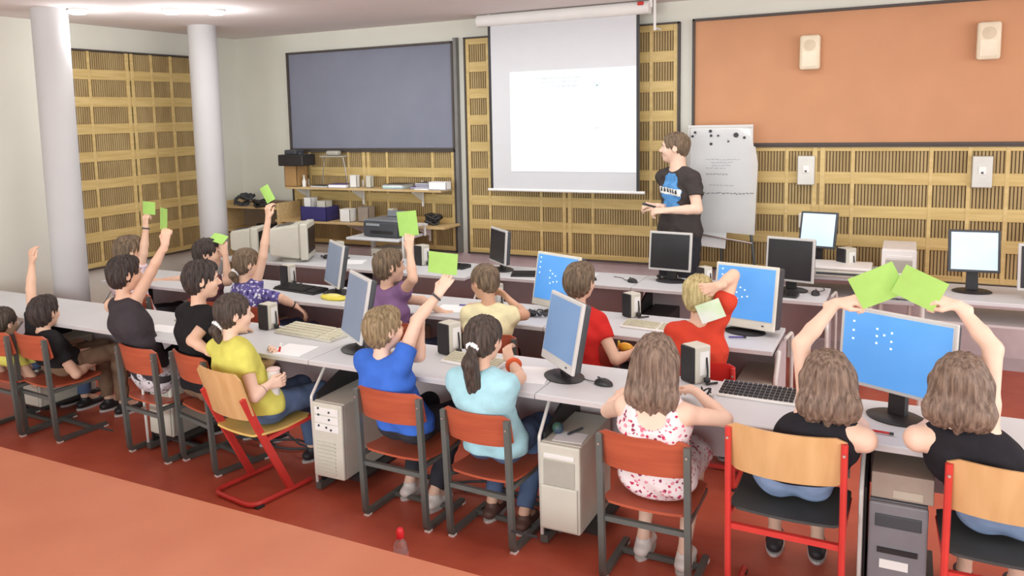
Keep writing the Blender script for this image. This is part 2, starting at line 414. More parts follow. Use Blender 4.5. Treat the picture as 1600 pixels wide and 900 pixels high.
# ================================================================== DESKS
def make_desk(x0, x1, y0, y1, label, group):
    t = thing('computer_desk', label, 'desk', ((x0 + x1) / 2, (y0 + y1) / 2, 0), 0, group)
    L_, D_ = x1 - x0 - .004, y1 - y0
    obj('desktop', box(NB(), (0, 0, .708), (L_, D_, .024), bev=.004), DESKT, t)
    obj('edge_strip', box(NB(), (0, -D_ / 2 - .001, .706), (L_, .006, .024), bev=.002), DESKE, t)
    obj('back_panel', box(NB(), (0, D_ / 2 - .04, .53), (L_ - .06, .018, .33)), DESKP, t)
    bm = NB(); tube(bm, [(-L_ / 2 + .06, D_ / 2 - .08, .66), (L_ / 2 - .06, D_ / 2 - .08, .66)], .018, 4, True); obj('cross_beam', bm, STEEL, t)
    for s, xx in ((0, -L_ / 2 + .03), (1, L_ / 2 - .03)):
        if s: continue
        bm = NB()
        pts = arc([(xx, -D_ / 2 + .13, .695), (xx, -D_ / 2 - .03, .53), (xx, -D_ / 2 - .01, .03)], .012)
        tube(bm, pts, .0085, 8)
        obj('leg_tube', bm, LEGW, t, True)
        bm = NB()
        hexa(bm, [(xx + .006, -D_ / 2 + .015, .03), (xx + .018, -D_ / 2 + .015, .03), (xx + .018, D_ / 2 - .06, .03), (xx + .006, D_ / 2 - .06, .03),
                  (xx + .006, -D_ / 2 + .0, .54), (xx + .018, -D_ / 2 + .0, .54), (xx + .018, D_ / 2 - .06, .69), (xx + .006, D_ / 2 - .06, .69)])
        obj('side_panel', bm, BLACK, t)
        bm = NB(); tube(bm, [(xx + .012, -D_ / 2 - .02, .03), (xx + .012, D_ / 2 + .05, .03)], .018, 4, True); obj('foot', bm, STEEL, t)
    obj('tower_shelf', box(NB(), (-L_ / 2 + .17, .0, .085), (.25, D_ - .06, .018)), BLACK, t)
    return t
ROW1 = [(-6.73, -5.42), (-5.42, -4.11), (-4.11, -2.80), (-2.80, -1.48), (-1.48, -.14), (-.14, 1.20)]
names1 = ['front row desk at the left edge of the photo', 'front row desk under the raised arm at the far left', 'front row desk with the beige keyboard, beside the girl in yellow',
          'front row desk between the boy in blue and the girl in pale blue', 'front row desk with the black keyboard, by the floral dress', 'front row desk at the right, in front of the big blue monitor']
for (a, b), n in zip(ROW1, names1): make_desk(a, b, 3.38, 3.90, 'white ' + n, 'front row desks')
ROW2 = [(-5.87, -4.55), (-4.55, -3.23), (-3.23, -1.91), (-1.91, -.59)]
names2 = ['second row desk in front of the pink shirt', 'second row desk under the black keyboard and yellow cloth', 'second row desk between the purple shirt and the cream shirt', 'second row desk at the aisle, under two blue screens']
for (a, b), n in zip(ROW2, names2): make_desk(a, b, 4.50, 5.03, 'white ' + n, 'second row desks')
ROW3 = [(-5.72, -4.40), (-4.40, -3.08), (-3.08, -1.76), (-1.76, -.44)]
names3 = ['back row desk under the beige tube monitor', 'back row desk below the printer table', 'back row desk under the small dark monitor before the screen', 'back row desk with two black screens before the flip chart']
for (a, b), n in zip(ROW3, names3): make_desk(a, b, 5.80 if a > -4 else 5.68, 6.28, 'white ' + n, 'back row desks')
# row-end side frames
def end_frame(x, y0, y1, label):
    t = thing('desk_end_frame', label, 'desk frame', (x, (y0 + y1) / 2, 0))
    D = y1 - y0
    bm = NB(); tube(bm, arc([(0, -D / 2 + .12, .69), (0, -D / 2 - .01, .56), (0, -D / 2, .012)], .03), .012, 8); obj('front_tube', bm, LEGW, t, True)
    bm = NB(); tube(bm, arc([(0, D / 2 - .14, .69), (.02, D / 2 + .0, .70), (.02, D / 2 + .01, .012)], .03), .010, 8); obj('rear_tube', bm, LEGW, t, True)
    obj('side_panel', box(NB(), (-.012, .03, .36), (.012, D - .14, .64)), DESKP, t)
    bm = NB(); tube(bm, [(0, -D / 2 - .02, .02), (0, D / 2 + .03, .02)], .018, 4, True); obj('foot', bm, STEEL, t)
end_frame(-.575, 4.50, 5.03, 'white tube frame closing the right end of the second desk row')
end_frame(-.425, 5.80, 6.28, 'white tube frame closing the right end of the back desk row')

end_frame(1.19, 3.38, 3.90, 'white tube frame closing the right end of the front desk row')
# side desks near the front wall at the right
def plain_table(label, x0, x1, y0, y1, z, lower=True, group=None):
    t = thing('side_table', label, 'table', ((x0 + x1) / 2, (y0 + y1) / 2, 0), 0, group)
    L_, D_ = x1 - x0, y1 - y0
    obj('tabletop', box(NB(), (0, 0, z - .014), (L_, D_, .028), bev=.005), DESKT, t)
    for sx in (-1, 1):
        for sy in (-1, 1):
            bm = NB(); tube(bm, [(sx * (L_ / 2 - .03), sy * (D_ / 2 - .03), 0), (sx * (L_ / 2 - .03), sy * (D_ / 2 - .03), z - .03)], .012, 8); obj('leg', bm, LEGW, t, True)
    if lower: obj('lower_shelf', box(NB(), (0, 0, z - .16), (L_ - .08, D_ - .06, .015)), DESKE, t)
    return t
plain_table('white wall-side table under the pale blue monitor', -.82, -.16, 6.42, 6.95, .78)
plain_table('small low white stand by the wall under the white tower', -.16, .09, 6.5, 7.05, .615, lower=False)
plain_table('white wall-side table near the right edge, under a dark monitor', .10, 1.3, 6.0, 6.55, .76)

# ================================================================== SHELVES at the back left
def shelf_board(label, x0, x1, y0, y1, z, brackets=True, m=WOODSH):
    t = thing('wall_shelf', label, 'shelf', ((x0 + x1) / 2, (y0 + y1) / 2, z))
    obj('board', box(NB(), (0, 0, -.011), (x1 - x0, y1 - y0, .022), bev=.003), m, t)
    if brackets:
        for x in np.linspace(-(x1 - x0) / 2 + .12, (x1 - x0) / 2 - .35, 3):
            bm = NB(); box(bm, (x, (y1 - y0) / 2 - .012, -.06), (.02, .015, .26))
            hexa(bm, [(x - .006, -(y1 - y0) / 2 + .04, -.035), (x + .006, -(y1 - y0) / 2 + .04, -.035), (x + .006, (y1 - y0) / 2 - .02, -.14), (x - .006, (y1 - y0) / 2 - .02, -.14),
                      (x - .006, -(y1 - y0) / 2 + .04, -.022), (x + .006, -(y1 - y0) / 2 + .04, -.022), (x + .006, (y1 - y0) / 2 - .02, -.022), (x - .006, (y1 - y0) / 2 - .02, -.022)])
            obj('bracket', bm, WHITE, t)
    return t
shelf_board('upper wooden wall shelf under the blue pinboard', -5.9, -3.97, 6.88, 7.13, 1.29)
shelf_board('lower wooden wall shelf behind the printer', -6.0, -3.9, 6.80, 7.13, .94)
t = thing('low_bookcase', 'low wooden bookcase in the room corner with cables on top', 'bookcase', (-6.33, 6.95, 0))
for x in (-.42, .40): obj('side_board', box(NB(), (x, 0, .56), (.03, .36, 1.12), bev=.003), WOODSH, t)
for z in (1.06, .80, .5, .1): obj('shelf_board', box(NB(), (-.01, 0, z), (.79, .34, .022), bev=.003), WOODSH, t)
obj('back_board', box(NB(), (-.01, .17, .56), (.8, .01, 1.1)), mat('bookcase_back', (150, 132, 112), .8), t)
def cluster(name, label, cat, pts_fn, m, n, r, group=None):
    t = NB()
    for i in range(n): tube(t, pts_fn(i), r, 6)
    return tag(obj(name, t, m, None, True), label, cat, group)
def coil(cx, cy, z, r0, h):
    def f(i):
        a0 = rng.rand() * 6; rr = r0 * (.6 + .5 * rng.rand()); ox, oy = (rng.rand(2) - .5) * r0 * .8; zz = z + .012 + rng.rand() * h
        return [(cx + ox + rr * math.cos(a0 + q * .6), cy + oy + rr * .6 * math.sin(a0 + q * .6), zz + .02 * math.sin(q * 1.3 + i)) for q in range(12)]
    return f
cluster('cable_bundle', 'tangle of grey cables on the low corner bookcase', 'cables', coil(-6.50, 6.88, 1.072, .10, .10), DGREY, 9, .010)
cluster('cable_bundle', 'tangle of black cables right of the grey ones on the corner bookcase', 'cables', coil(-6.2, 6.87, 1.072, .11, .05), BLACK, 8, .012)
cluster('cable_bundle', 'black cables lying on the middle shelf of the corner bookcase', 'cables', coil(-6.2, 6.88, .812, .10, .03), BLACK, 6, .012)
def crate(name, label, cat, x, y, z, sx, sy, sz, m, rz=0, lid=True, group=None, m2=None):
    t = thing(name, label, cat, (x, y, z), rz, group)
    wt = .008
    obj('base', box(NB(), (0, 0, .004), (sx, sy, .008)), m, t)
    for c, s in (((-sx / 2 + wt / 2, 0, sz / 2), (wt, sy, sz)), ((sx / 2 - wt / 2, 0, sz / 2), (wt, sy, sz)), ((0, -sy / 2 + wt / 2, sz / 2), (sx, wt, sz)), ((0, sy / 2 - wt / 2, sz / 2), (sx, wt, sz))):
        obj('side', box(NB(), c, s, bev=.002), m, t)
    if lid: obj('flap', box(NB(), (0, 0, sz + .003), (sx + .004, sy + .004, .006), bev=.002), m2 or m, t)
    return t
crate('carton', 'brown cardboard carton standing at the left end of the upper shelf', 'box', -5.83, 6.98, 1.29, .17, .18, .22, CARDB)
t = thing('projector', 'black slide projector box on the carton left of the blue board', 'projector', (-5.80, 6.93, 1.512))
obj('body', box(NB(), (0.03, 0, .065), (.33, .22, .12), bev=.01), BLACK, t); obj('top_unit', box(NB(), (0, 0, .15), (.16, .14, .05), bev=.012), DGREY, t)
obj('lens', lathe(NB(), [(.025, 0), (.028, .02)], 16, (.1, -.02, .126)), DGREY, t)
def book(label, x, y, z, sx, sy, sz, m, rz=0, group=None, nm='folder'):
    t = thing(nm, label, 'book' if nm == 'book' else nm.replace('_', ' '), (x, y, z), rz, group)
    obj('cover', box(NB(), (0, 0, .0015), (sx, sy, .003)), m, t); obj('cover', box(NB(), (0, 0, sz - .0015), (sx, sy, .003)), m, t)
    obj('pages', box(NB(), (.004, 0, sz / 2), (sx - .008, sy - .006, sz - .006)), PAPER, t)
    return t
def stack(x, z, cols, base, sy=.2, w_=.24):
    for i, (m, h, d) in enumerate(cols):
        book(d, x + (rng.rand() - .5) * .02, 6.99, z, w_, sy, h, m, (rng.rand() - .5) * .12, base); z += h + .0005
WHT2 = PAPER
stack(-4.53, 1.29, [(DGREY, .012, 'dark folder at the bottom of the middle pile on the upper shelf'), (TEAL, .012, 'pale teal folder in the middle pile on the upper shelf'), (PAPER, .014, 'white folder on the middle pile on the upper shelf'), (BLACK, .010, 'black folder topmost on the middle pile on the upper shelf')], 'folders on the upper shelf')
stack(-4.26, 1.29, [(BLACK, .012, 'black folder lying low right of the middle pile'), (PURP, .012, 'violet folder lying low right of the middle pile')], 'folders on the upper shelf', .16, .16)
stack(-4.13, 1.29, [(PAPER, .014, 'white folder at the bottom of the right pile of magazines'), (PURP, .014, 'violet magazine low in the right pile'), (DGREY, .012, 'grey magazine in the middle of the right pile'), (PURP, .012, 'violet magazine near the top of the right pile'), (DGREY, .014, 'grey magazine topmost in the right pile')], 'folders on the upper shelf', .2, .30)
crate('carton', 'white carton at the right end of the upper shelf', 'box', -4.01 + .0, 6.93, 1.29, .20, .1, .075, PAPER)
crate('carton', 'white upright box in the middle of the upper shelf', 'box', -5.05, 6.97, 1.29, .09, .06, .125, WHITE)
crate('carton', 'cream upright box right of the white upright box on the upper shelf', 'box', -4.87, 6.98, 1.29, .07, .05, .12, BEIGE)
book('violet folder lying on the left half of the upper shelf', -5.24, 6.98, 1.29, .22, .16, .035, PURP, .1, 'folders on the upper shelf')
book('flat grey folder lying at the left of the upper shelf', -5.47, 6.97, 1.29, .22, .16, .018, DGREY, -.1, 'folders on the upper shelf')
t = thing('spray_bottle', 'small white bottle at the left end of the upper shelf', 'bottle', (-5.69, 6.94, 1.29))
obj('body', lathe(NB(), [(.02, 0), (.022, .06), (.01, .08), (.009, .1)], 14), WHITE, t, True); obj('cap', lathe(NB(), [(.012, .1), (.012, .125)], 12), BEIGE, t, True)
# glass model on the shelf: a clear case
t = thing('display_case', 'clear plastic display stand with a grey model on the upper shelf', 'stand', (-5.36, 7.04, 1.31))
for x in (-.17, .17): bm = NB(); tube(bm, [(x, 0, 0), (x * .7, 0, .30)], .006, 6); obj('rod', bm, CHROME, t)
obj('plate', box(NB(), (0, 0, .30), (.30, .1, .012), bev=.003), mat('model_grey', (176, 172, 160), .6), t)
obj('model', box(NB(), (0.0, 0, .335), (.16, .08, .05), bev=.02), mat('model_grey', (176, 172, 160), .6), t)
# lower shelf things
crate('plastic_crate', 'dark blue plastic crate on the lower wall shelf', 'crate', -5.50, 6.94, .94, .34, .22, .15, BLUEP, lid=False)
crate('carton', 'white carton standing in the blue crate', 'box', -5.62, 6.95, .952, .10, .12, .22, WHITE)
crate('carton', 'pale carton at the right in the blue crate', 'box', -5.44, 6.95, .952, .12, .12, .19, BEIGE)
crate('carton', 'white carton right of the blue crate on the lower shelf', 'box', -5.10, 6.90, .94, .13, .12, .13, WHITE)
crate('carton', 'grey box beside the white carton on the lower shelf', 'box', -4.92, 6.97, .94, .14, .12, .15, mat('grey_box', (150, 138, 126), .8))
crate('carton', 'small cream box on the lower shelf behind the printer', 'box', -4.60, 6.98, .94, .07, .07, .14, BEIGE)
cluster('cable_bundle', 'black cable coil on the right part of the lower wall shelf', 'cables', coil(-4.12, 6.96, .945, .09, .08), BLACK, 8, .012)
book('white booklet lying by the cable coil on the lower shelf', -4.22, 6.86, .94, .16, .10, .02, PAPER, .1)

# printer trolley
t = thing('printer_table', 'white adjustable table carrying the dark grey printer', 'table', (-4.42, 6.56, 0))
obj('tabletop', box(NB(), (0, .0, .865), (.60, .46, .026), bev=.01), DESKT, t)
for x in (-.22, .22):
    bm = NB(); tube(bm, [(x, .12, .02), (x, .12, .85)], .02, 4, True); obj('post', bm, LEGW, t)
    bm = NB(); tube(bm, [(x, -.2, .02), (x, .22, .02)], .018, 4, True); obj('foot', bm, STEEL, t)
bm = NB(); tube(bm, arc([(.33, -.20, .0), (.33, -.20, .97), (.33, .2, .97), (.33, .2, .86)], .12, 6), .012, 8); obj('side_tube', bm, LEGW, t, True)
t = thing('printer', 'dark grey desktop printer on the white table', 'printer', (-4.36, 6.56, .879), R_(-4))
obj('body', box(NB(), (0, 0, .075), (.40, .32, .14), bev=.012), DGREY, t)
obj('lid', box(NB(), (0, 0.01, .155), (.41, .31, .022), bev=.01), mat('printer_lid', (120, 124, 130), .4), t)
obj('tray_slot', box(NB(), (.02, -.161, .05), (.26, .006, .03)), BLACK, t)
obj('control_panel', box(NB(), (-.08, -.162, .12), (.16, .006, .022)), mat('panel_silver', (150, 154, 158), .4), t)
obj('paper_support', box(NB(), (.02, .12, .195), (.26, .03, .06), Matrix.Rotation(-.3, 3, 'X'), bev=.005), mat('printer_lid', (120, 124, 130), .4), t)
t = thing('device', 'small black device behind the green card on the printer table', 'device', (-4.17, 6.6, .879))
obj('body', box(NB(), (0, 0, .03), (.10, .14, .05), bev=.015), BLACK, t); obj('strap', tube(NB(), [(-.04, 0, .05), (-.02, 0, .09), (.03, 0, .09), (.05, 0, .05)], .006, 6), BLACK, t, True)

# ================================================================== CHAIRS
def curved_panel(x0, x1, z0, z1, y, bow, th, n=12, corner=.02, tilt=0, horiz=False, wave=0):
    """bent plywood sheet; horiz: a seat lying in x/y with z0..z1 as y range"""
    bm = NB(); cols = []
    m = 8
    for i in range(n + 1):
        u = i / n; x = x0 + (x1 - x0) * u; e = (2 * u - 1)
        cut = corner * max(0, (abs(e) - .8) / .2) ** 2
        col = []
        for j in range(m + 1):
            v = j / m; z = z0 + cut + (z1 - z0 - 2 * cut) * v
            off = bow * (1 - e * e) + tilt * (v - .5) + wave * (math.sin(v * 3.14) if horiz else 0)
            col.append((x, z, off))
        cols.append(col)
    def V(x, z, off, side):
        if horiz: return (x, z, y - off + side * th / 2)
        return (x, y - off + side * th / 2, z)
    f = [[bm.verts.new(V(*c, 1)) for c in col] for col in cols]; b = [[bm.verts.new(V(*c, -1)) for c in col] for col in cols]
    for i in range(n):
        for j in range(m):
            bm.faces.new((f[i][j], f[i + 1][j], f[i + 1][j + 1], f[i][j + 1])); bm.faces.new((b[i][j], b[i][j + 1], b[i + 1][j + 1], b[i + 1][j]))
    for i in range(n):
        bm.faces.new((f[i][0], b[i][0], b[i + 1][0], f[i + 1][0])); bm.faces.new((f[i][m], f[i + 1][m], b[i + 1][m], b[i][m]))
    for j in range(m):
        bm.faces.new((f[0][j], f[0][j + 1], b[0][j + 1], b[0][j])); bm.faces.new((f[n][j], b[n][j], b[n][j + 1], f[n][j + 1]))
    return bm
def pupil_chair(label, x, y, rz=0, wd=.36, wood=ORWOOD, seatm=ORWOOD, frame=STEEL, zt=.70, zb=.535, sz=.365, group=None, rnd=False, bow=.045):
    t = thing('school_chair', label, 'chair', (x, y, 0), rz, group)
    h = wd / 2
    for s in (-1, 1):
        bm = NB(); pts = arc([(s * h, -.02, zt - .02), (s * h, 0, .3), (s * h, .015, .016), (s * h, .36, .016)], .03)
        tube(bm, pts, .013 if not rnd else .0125, 8, not rnd)
        leg = obj('leg', bm, frame, t, rnd)
        for yy in (.03, .35): obj('glide', box(NB(), (s * h, yy, .004), (.03, .035, .012), bev=.003), WHITE if not rnd else BLACK, leg)
        bm = NB(); tube(bm, [(s * (h - .002), .0, sz - .03), (s * (h - .002), .34, sz - .025)], .010, 8, not rnd); obj('seat_rail', bm, frame, t)
        obj('rivet', lathe(NB(), [(.006, 0), (.005, .003)], 8, (0, 0, 0)), CHROME, leg)
        r = bpy.data.objects[-1] if False else leg.children[-1]; r.rotation_euler = (R_(90), 0, 0); r.location = (s * h, -.035, zt - .06)
    bm = NB(); tube(bm, [(-h, .01, sz - .075), (h, .01, sz - .075)], .011, 4, True); obj('cross_bar', bm, frame, t)
    bm = NB(); tube(bm, [(-h, .26, .02), (h, .26, .02)], .011, 4, True); obj('cross_bar', bm, frame, t)
    obj('backrest', curved_panel(-h - .008, h + .008, zb, zt, .012, bow, .011, tilt=.03, corner=.02), wood, t, True)
    obj('seat', curved_panel(-h - .005, h + .005, .015, .37, sz, .012, .011, tilt=0, corner=.03, horiz=True, wave=.012), seatm, t, True)
    return t
G1 = 'orange school chairs'
pupil_chair('orange wooden school chair under the boy in the blue T-shirt', -2.175, 3.215, R_(-2), .365, group=G1)
pupil_chair('orange wooden school chair under the girl with the ponytail', -1.70, 3.215, R_(-3), .335, zt=.665, zb=.51, sz=.345, group=G1)
pupil_chair('orange wooden school chair under the girl in the floral dress', -.912, 3.185, R_(0), .365, zt=.69, zb=.525, group=G1)
pupil_chair('orange wooden school chair with grey posts under the boy in the black shirt', -3.575, 3.28, R_(-14), .35, group=G1)
pupil_chair('orange wooden school chair under the boy in the dark vest at far left', -3.98, 3.26, R_(-6), .35, group=G1)
pupil_chair('red framed school chair with wide natural wood back under the girl in black', -.365, 3.165, R_(-1), .41, NATWOOD, DKSEAT, REDP, zt=.81, zb=.615, sz=.455, rnd=True, bow=.06)
pupil_chair('red framed school chair with natural wood back at the right edge of the photo', .37, 3.14, R_(2), .41, NATWOOD, DKSEAT, REDP, zt=.81, zb=.615, sz=.455, rnd=True, bow=.06)
G2 = 'school chairs of the second row'
for lab, x, y, m in (('orange wooden chair in the second row under the person in pink', -5.22, 4.28, ORWOOD), ('orange wooden chair in the second row behind the black shirt', -4.47, 4.28, ORWOOD),
                     ('orange wooden chair in the second row under the floral blouse', -3.98, 4.28, ORWOOD), ('orange wooden chair in the second row under the purple shirt', -2.88, 4.28, ORWOOD),
                     ('orange wooden chair in the second row under the cream shirt', -2.17, 4.28, ORWOOD), ('brown-red chair with a grey post behind the boy in the red T-shirt', -1.56, 4.30, mat('redbrown_wood', (150, 52, 40), .4))):
    pupil_chair(lab, x, y, R_(-2), .36, wood=m, zt=.72, zb=.50, group=G2)
pupil_chair('shiny red plastic chair behind the child with the orange-red top', -.92, 4.27, 0, .34, REDPL, REDPL, REDP, zt=.70, zb=.44, group=G2, rnd=True)
pupil_chair('orange wooden chair by the dark haired child near the left edge', at(70, 488, Y=3.32)[0] + .03, 3.19, R_(-4), .35, group=G1)
pupil_chair('orange wooden chair under the yellow shirt at the left edge', at(5, 505, Y=3.24)[0] + .03, 3.15, R_(-2), .35, group=G1)
# cantilever chair of the girl in yellow
def red_cantilever(label, x, y, rz):
    t = thing('school_chair', label, 'chair', (x, y, 0), rz)
    h = .165
    bm = NB(); tube(bm, arc([(-h, .36, .018), (-h, -.04, .018), (h, -.04, .018), (h, .36, .018)], .07, 6), .014, 10); obj('base_loop', bm, REDP, t, True)
    for s in (-1, 1):
        bm = NB(); tube(bm, arc([(s * h, .22, .02), (s * h, .02, .42), (s * h, -.06, .60)], .06), (.010, .019), 4, True); obj('leg', bm, REDP, t)
        bm = NB(); tube(bm, [(s * h, .06, .345), (s * h, .40, .375)], (.014, .010), 4, True); obj('seat_rail', bm, REDP, t)
    obj('backrest', curved_panel(-h - .012, h + .012, .47, .735, -.045, .03, .011, tilt=.07, corner=.03), NATWOOD, t, True)
    obj('seat', curved_panel(-h - .012, h + .012, .0, .39, .385, .012, .012, corner=.04, horiz=True, wave=.012), mat('seat_yellow_beech', (226, 190, 110), .4), t, True)
    obj('floor_pad', box(NB(), (h, 0.0, .006), (.04, .05, .014), bev=.004), BLACK, t)
    return t
red_cantilever('red framed cantilever chair with wooden back under the girl in yellow', -3.085, 3.10, R_(-9))

# ================================================================== COMPUTERS
def pc_tower(label, x, y, z=.095, wd=.195, ht=.415, dp=.42, body=BEIGE, style=0, rz=0, group='computer towers under the desks'):
    t = thing('computer_tower', label, 'computer', (x, y, z), rz, group)
    obj('case', box(NB(), (0, dp / 2 + .02, ht / 2), (wd, dp, ht), bev=.006), body, t)
    fp = obj('front_panel', box(NB(), (0, .01, ht / 2), (wd + .004, .025, ht - .004), bev=.008), body, t)
    if style == 0:
        obj('drive_bay', box(NB(), (0, -.004, ht - .055), (wd * .76, .008, .022), bev=.003), WHITE, t)
        obj('slot', box(NB(), (0, -.006, ht - .035), (wd * .6, .008, .008)), BLACK, t)
        obj('recess', box(NB(), (0, -.003, ht - .135), (wd * .78, .008, .12), bev=.003), mat('bay_grey', (176, 172, 160), .5), t)
        obj('lower_door', box(NB(), (0, -.006, ht * .28), (wd * .92, .014, ht * .50), bev=.008), body, t)
        obj('power_button', lathe(NB(), [(.008, 0), (.008, .004)], 12), DGREY, t); t.children[-1].rotation_euler = (R_(90), 0, 0); t.children[-1].location = (0, -.013, ht * .45)
    elif style == 1:
        for k in range(3): obj('drive_bay', box(NB(), (0, -.004, ht - .045 - k * .045), (wd * .8, .008, .040), bev=.003), WHITE, t)
        for (a, b) in ((-.05, .03), (.02, .045), (-.05, .065), (.02, .085), (.0, .13), (.03, .14), (-.05, .125)):
            o = obj('button', lathe(NB(), [(.006, 0), (.006, .004)], 10), DGREY, t); o.rotation_euler = (R_(90), 0, 0); o.location = (a, -.008, ht - b)
        for k in range(9): obj('vent_rib', box(NB(), (-.01, -.006, .03 + k * .021), (wd * .62, .012, .009), bev=.003), body, t)
    else:
        obj('recess', box(NB(), (0, -.004, ht - .07), (wd * .8, .008, .05), bev=.003), DGREY, t)
        obj('sticker', box(NB(), (-.01, -.006, ht * .42), (wd * .5, .004, .035)), WHITE, t)
        obj('slot', box(NB(), (0, -.006, ht * .55), (wd * .7, .008, .02)), BLACK, t)
    return t
pc_tower('beige computer tower under the front desk beside the floral dress chair', -1.345, 3.335, style=0)
pc_tower('beige computer tower with round buttons left of the chair under the blue T-shirt', -2.665, 3.345, style=1)
pc_tower('beige computer tower left of the chair under the black shirt', -3.985 + .0, 3.40, style=0)
pc_tower('beige computer tower at the far left end of the front row', -5.25, 3.40, style=0)
GT = mat('tower_grey', (128, 124, 128), .5)
pc_tower('grey computer tower right of the natural wood chair', .02, 3.34, body=GT, style=2)
t = thing('carton', 'flat tan box lying on the grey tower at the right', 'box', (.03, 3.42, .512))
obj('case', box(NB(), (0, .12, .055), (.21, .36, .10), bev=.004), mat('tan_case', (168, 150, 136), .7), t); obj('label_strip', box(NB(), (.02, -.062, .03), (.10, .002, .03)), mat('label_tan', (190, 178, 160), .7), t)
pc_tower('beige computer tower under the second row desk behind the red plastic chair', -.70, 4.56, style=1, wd=.19)
pc_tower('white low computer under the second row desk left of the red T-shirt', -1.79, 4.52, style=0, ht=.36)
pc_tower('beige computer tower under the second row desk at the floral blouse', -3.09, 4.55, style=0)
pc_tower('pale computer tower under the second row desk near the yellow cloth', -4.41, 4.55, style=0, ht=.36)
pc_tower('white computer tower standing by the wall at the right edge', -.02, 6.55, z=.62, wd=.22, ht=.36, body=WHITE, style=0, group='computer towers on tables')
pc_tower('beige computer under the printer table', -4.33, 6.40, z=.60, wd=.30, ht=.17, dp=.26, style=2, group='computer towers on tables')
pc_tower('black computer tower under the back row desk by the flip chart', -1.60, 5.86, body=BLACK, style=2)
# lcd monitors
def lcd(label, x, y, zb, yaw, tilt, wd, h, screen, bezel=GREYB, icons=0, zdesk=.72, chin=.0, back=DGREY, th=.035, cat='monitor', group=None):
    t = thing('monitor', label, cat, (x, y, zdesk), R_(yaw), group)
    M = Matrix.Rotation(R_(-tilt), 3, 'X')            # leans back (+y)
    def L3(v): return M @ Vector(v)
    def part(nm, c, s, m, bev=.003, par=t):
        cc = L3(c) + Vector((0, 0, zb - zdesk)); return obj(nm, box(NB(), cc, s, M, bev=bev), m, par)
    b = .017; bc = b + chin
    part('bezel', (0, .008, h / 2), (wd, .018, h), bezel, .006)
    sc = part('display', (0, -.003, (h + bc - b) / 2), (wd - 2 * b, .004, h - b - bc), screen, 0)
    part('back_shell', (0, .017 + th / 2, h / 2), (wd - .012, th, h - .012), back, .012)
    part('rear_bulge', (0, .02 + th, h * .45), (wd * .55, .04, h * .55), back, .015)
    if chin: part('button', (wd * .32, -.004, bc * .5), (.012, .006, .008), DGREY, .002)
    if icons:
        bm = NB()
        for (u, v) in icons:
            c = L3(((u - .5) * (wd - 2 * b), -.006, bc + v * (h - b - bc))) + Vector((0, 0, zb - zdesk)); box(bm, c, (.007, .002, .007), M)
        obj('icon', bm, ICON, sc)
    bm = NB(); hexa(bm, [(-.035, .04, .01), (.035, .04, .01), (.035, .07, .01), (-.035, .07, .01), (-.03, .05, zb - zdesk + h * .4), (.03, .05, zb - zdesk + h * .4), (.03, .085, zb - zdesk + h * .4), (-.03, .085, zb - zdesk + h * .4)]); obj('neck', bm, BLACK, t)
    obj('foot', lathe(NB(), [(.115, 0), (.118, .006), (.10, .014), (.03, .018)], 28, (0, .045, 0), 1, .8), BLACK, t, True)
    return t
ICL = [(.08, .93), (.08, .82), (.08, .70), (.08, .58)]
ICN = [(.35, .66), (.42, .60), (.36, .50), (.5, .56), (.46, .42), (.38, .38), (.55, .44)]
lcd('front row flat monitor turned left, beside the boy in the blue T-shirt', -2.691, 3.61, .792, -36.4, 11, .35, .36, LGREY, group='flat monitors')
lcd('front row flat monitor turned left with plain blue screen, before the red T-shirt', -1.475, 3.625, .781, -43.6, 10.8, .36, .345, LBLUEO, chin=.03, group='flat monitors')
lcd('large front row monitor with a blue desktop at the right, behind the raised arm', -.02, 3.66, .835, -27, 4, .47, .33, LBLUE, GREYB, icons=[(.1, .85), (.1, .72), (.1, .6), (.33, .80), (.33, .70), (.33, .6), (.47, .78), (.47, .66), (.47, .56), (.40, .73)])
lcd('second row flat monitor turned left, over the yellow cloth', -3.725, 4.79, .784, -36.8, 10, .36, .32, LGREY, group='flat monitors')
lcd('second row monitor with pale bezel and blue desktop, left of the red T-shirt', -1.972, 4.80, .765, -22.3, 11, .38, .35, LBLUE, mat('bezel_cream', (222, 220, 206), .5), icons=ICL + ICN, chin=.03, th=.05)
lcd('second row monitor with wide pale bezel and blue desktop, right of the blond child', -.80, 4.80, .755, -13.6, 9.5, .37, .365, LBLUE, mat('bezel_cream', (222, 220, 206), .5), icons=ICL + ICN, chin=.035, th=.10)
lcd('back row monitor with black screen and silver bezel, before the teacher', -1.548, 6.08, .807, -6, 6.7, .33, .295, LOFF, group='flat monitors')
lcd('back row monitor with black screen, right of the flip chart', -.70, 6.06, .792, -12, 4.9, .335, .31, LOFF, group='flat monitors')
lcd('small back row monitor with black screen, before the projection screen', -2.975, 6.05, .782, -42, 4, .34, .29, LOFF, group='flat monitors')
lcd('monitor with pale blue bright screen on the wall-side table', -.58, 6.66, .945, -10, 17, .27, .28, LPALE, DGREY, zdesk=.78)
lcd('bright monitor near the right edge beyond the child with the raised card', .42, 6.25, .90, 5, 10, .30, .28, LPALE, DGREY, zdesk=.76)
lcd('dark monitor at the right edge of the photo', .82, 6.15, .82, 5, 5, .34, .30, LOFF, zdesk=.76)
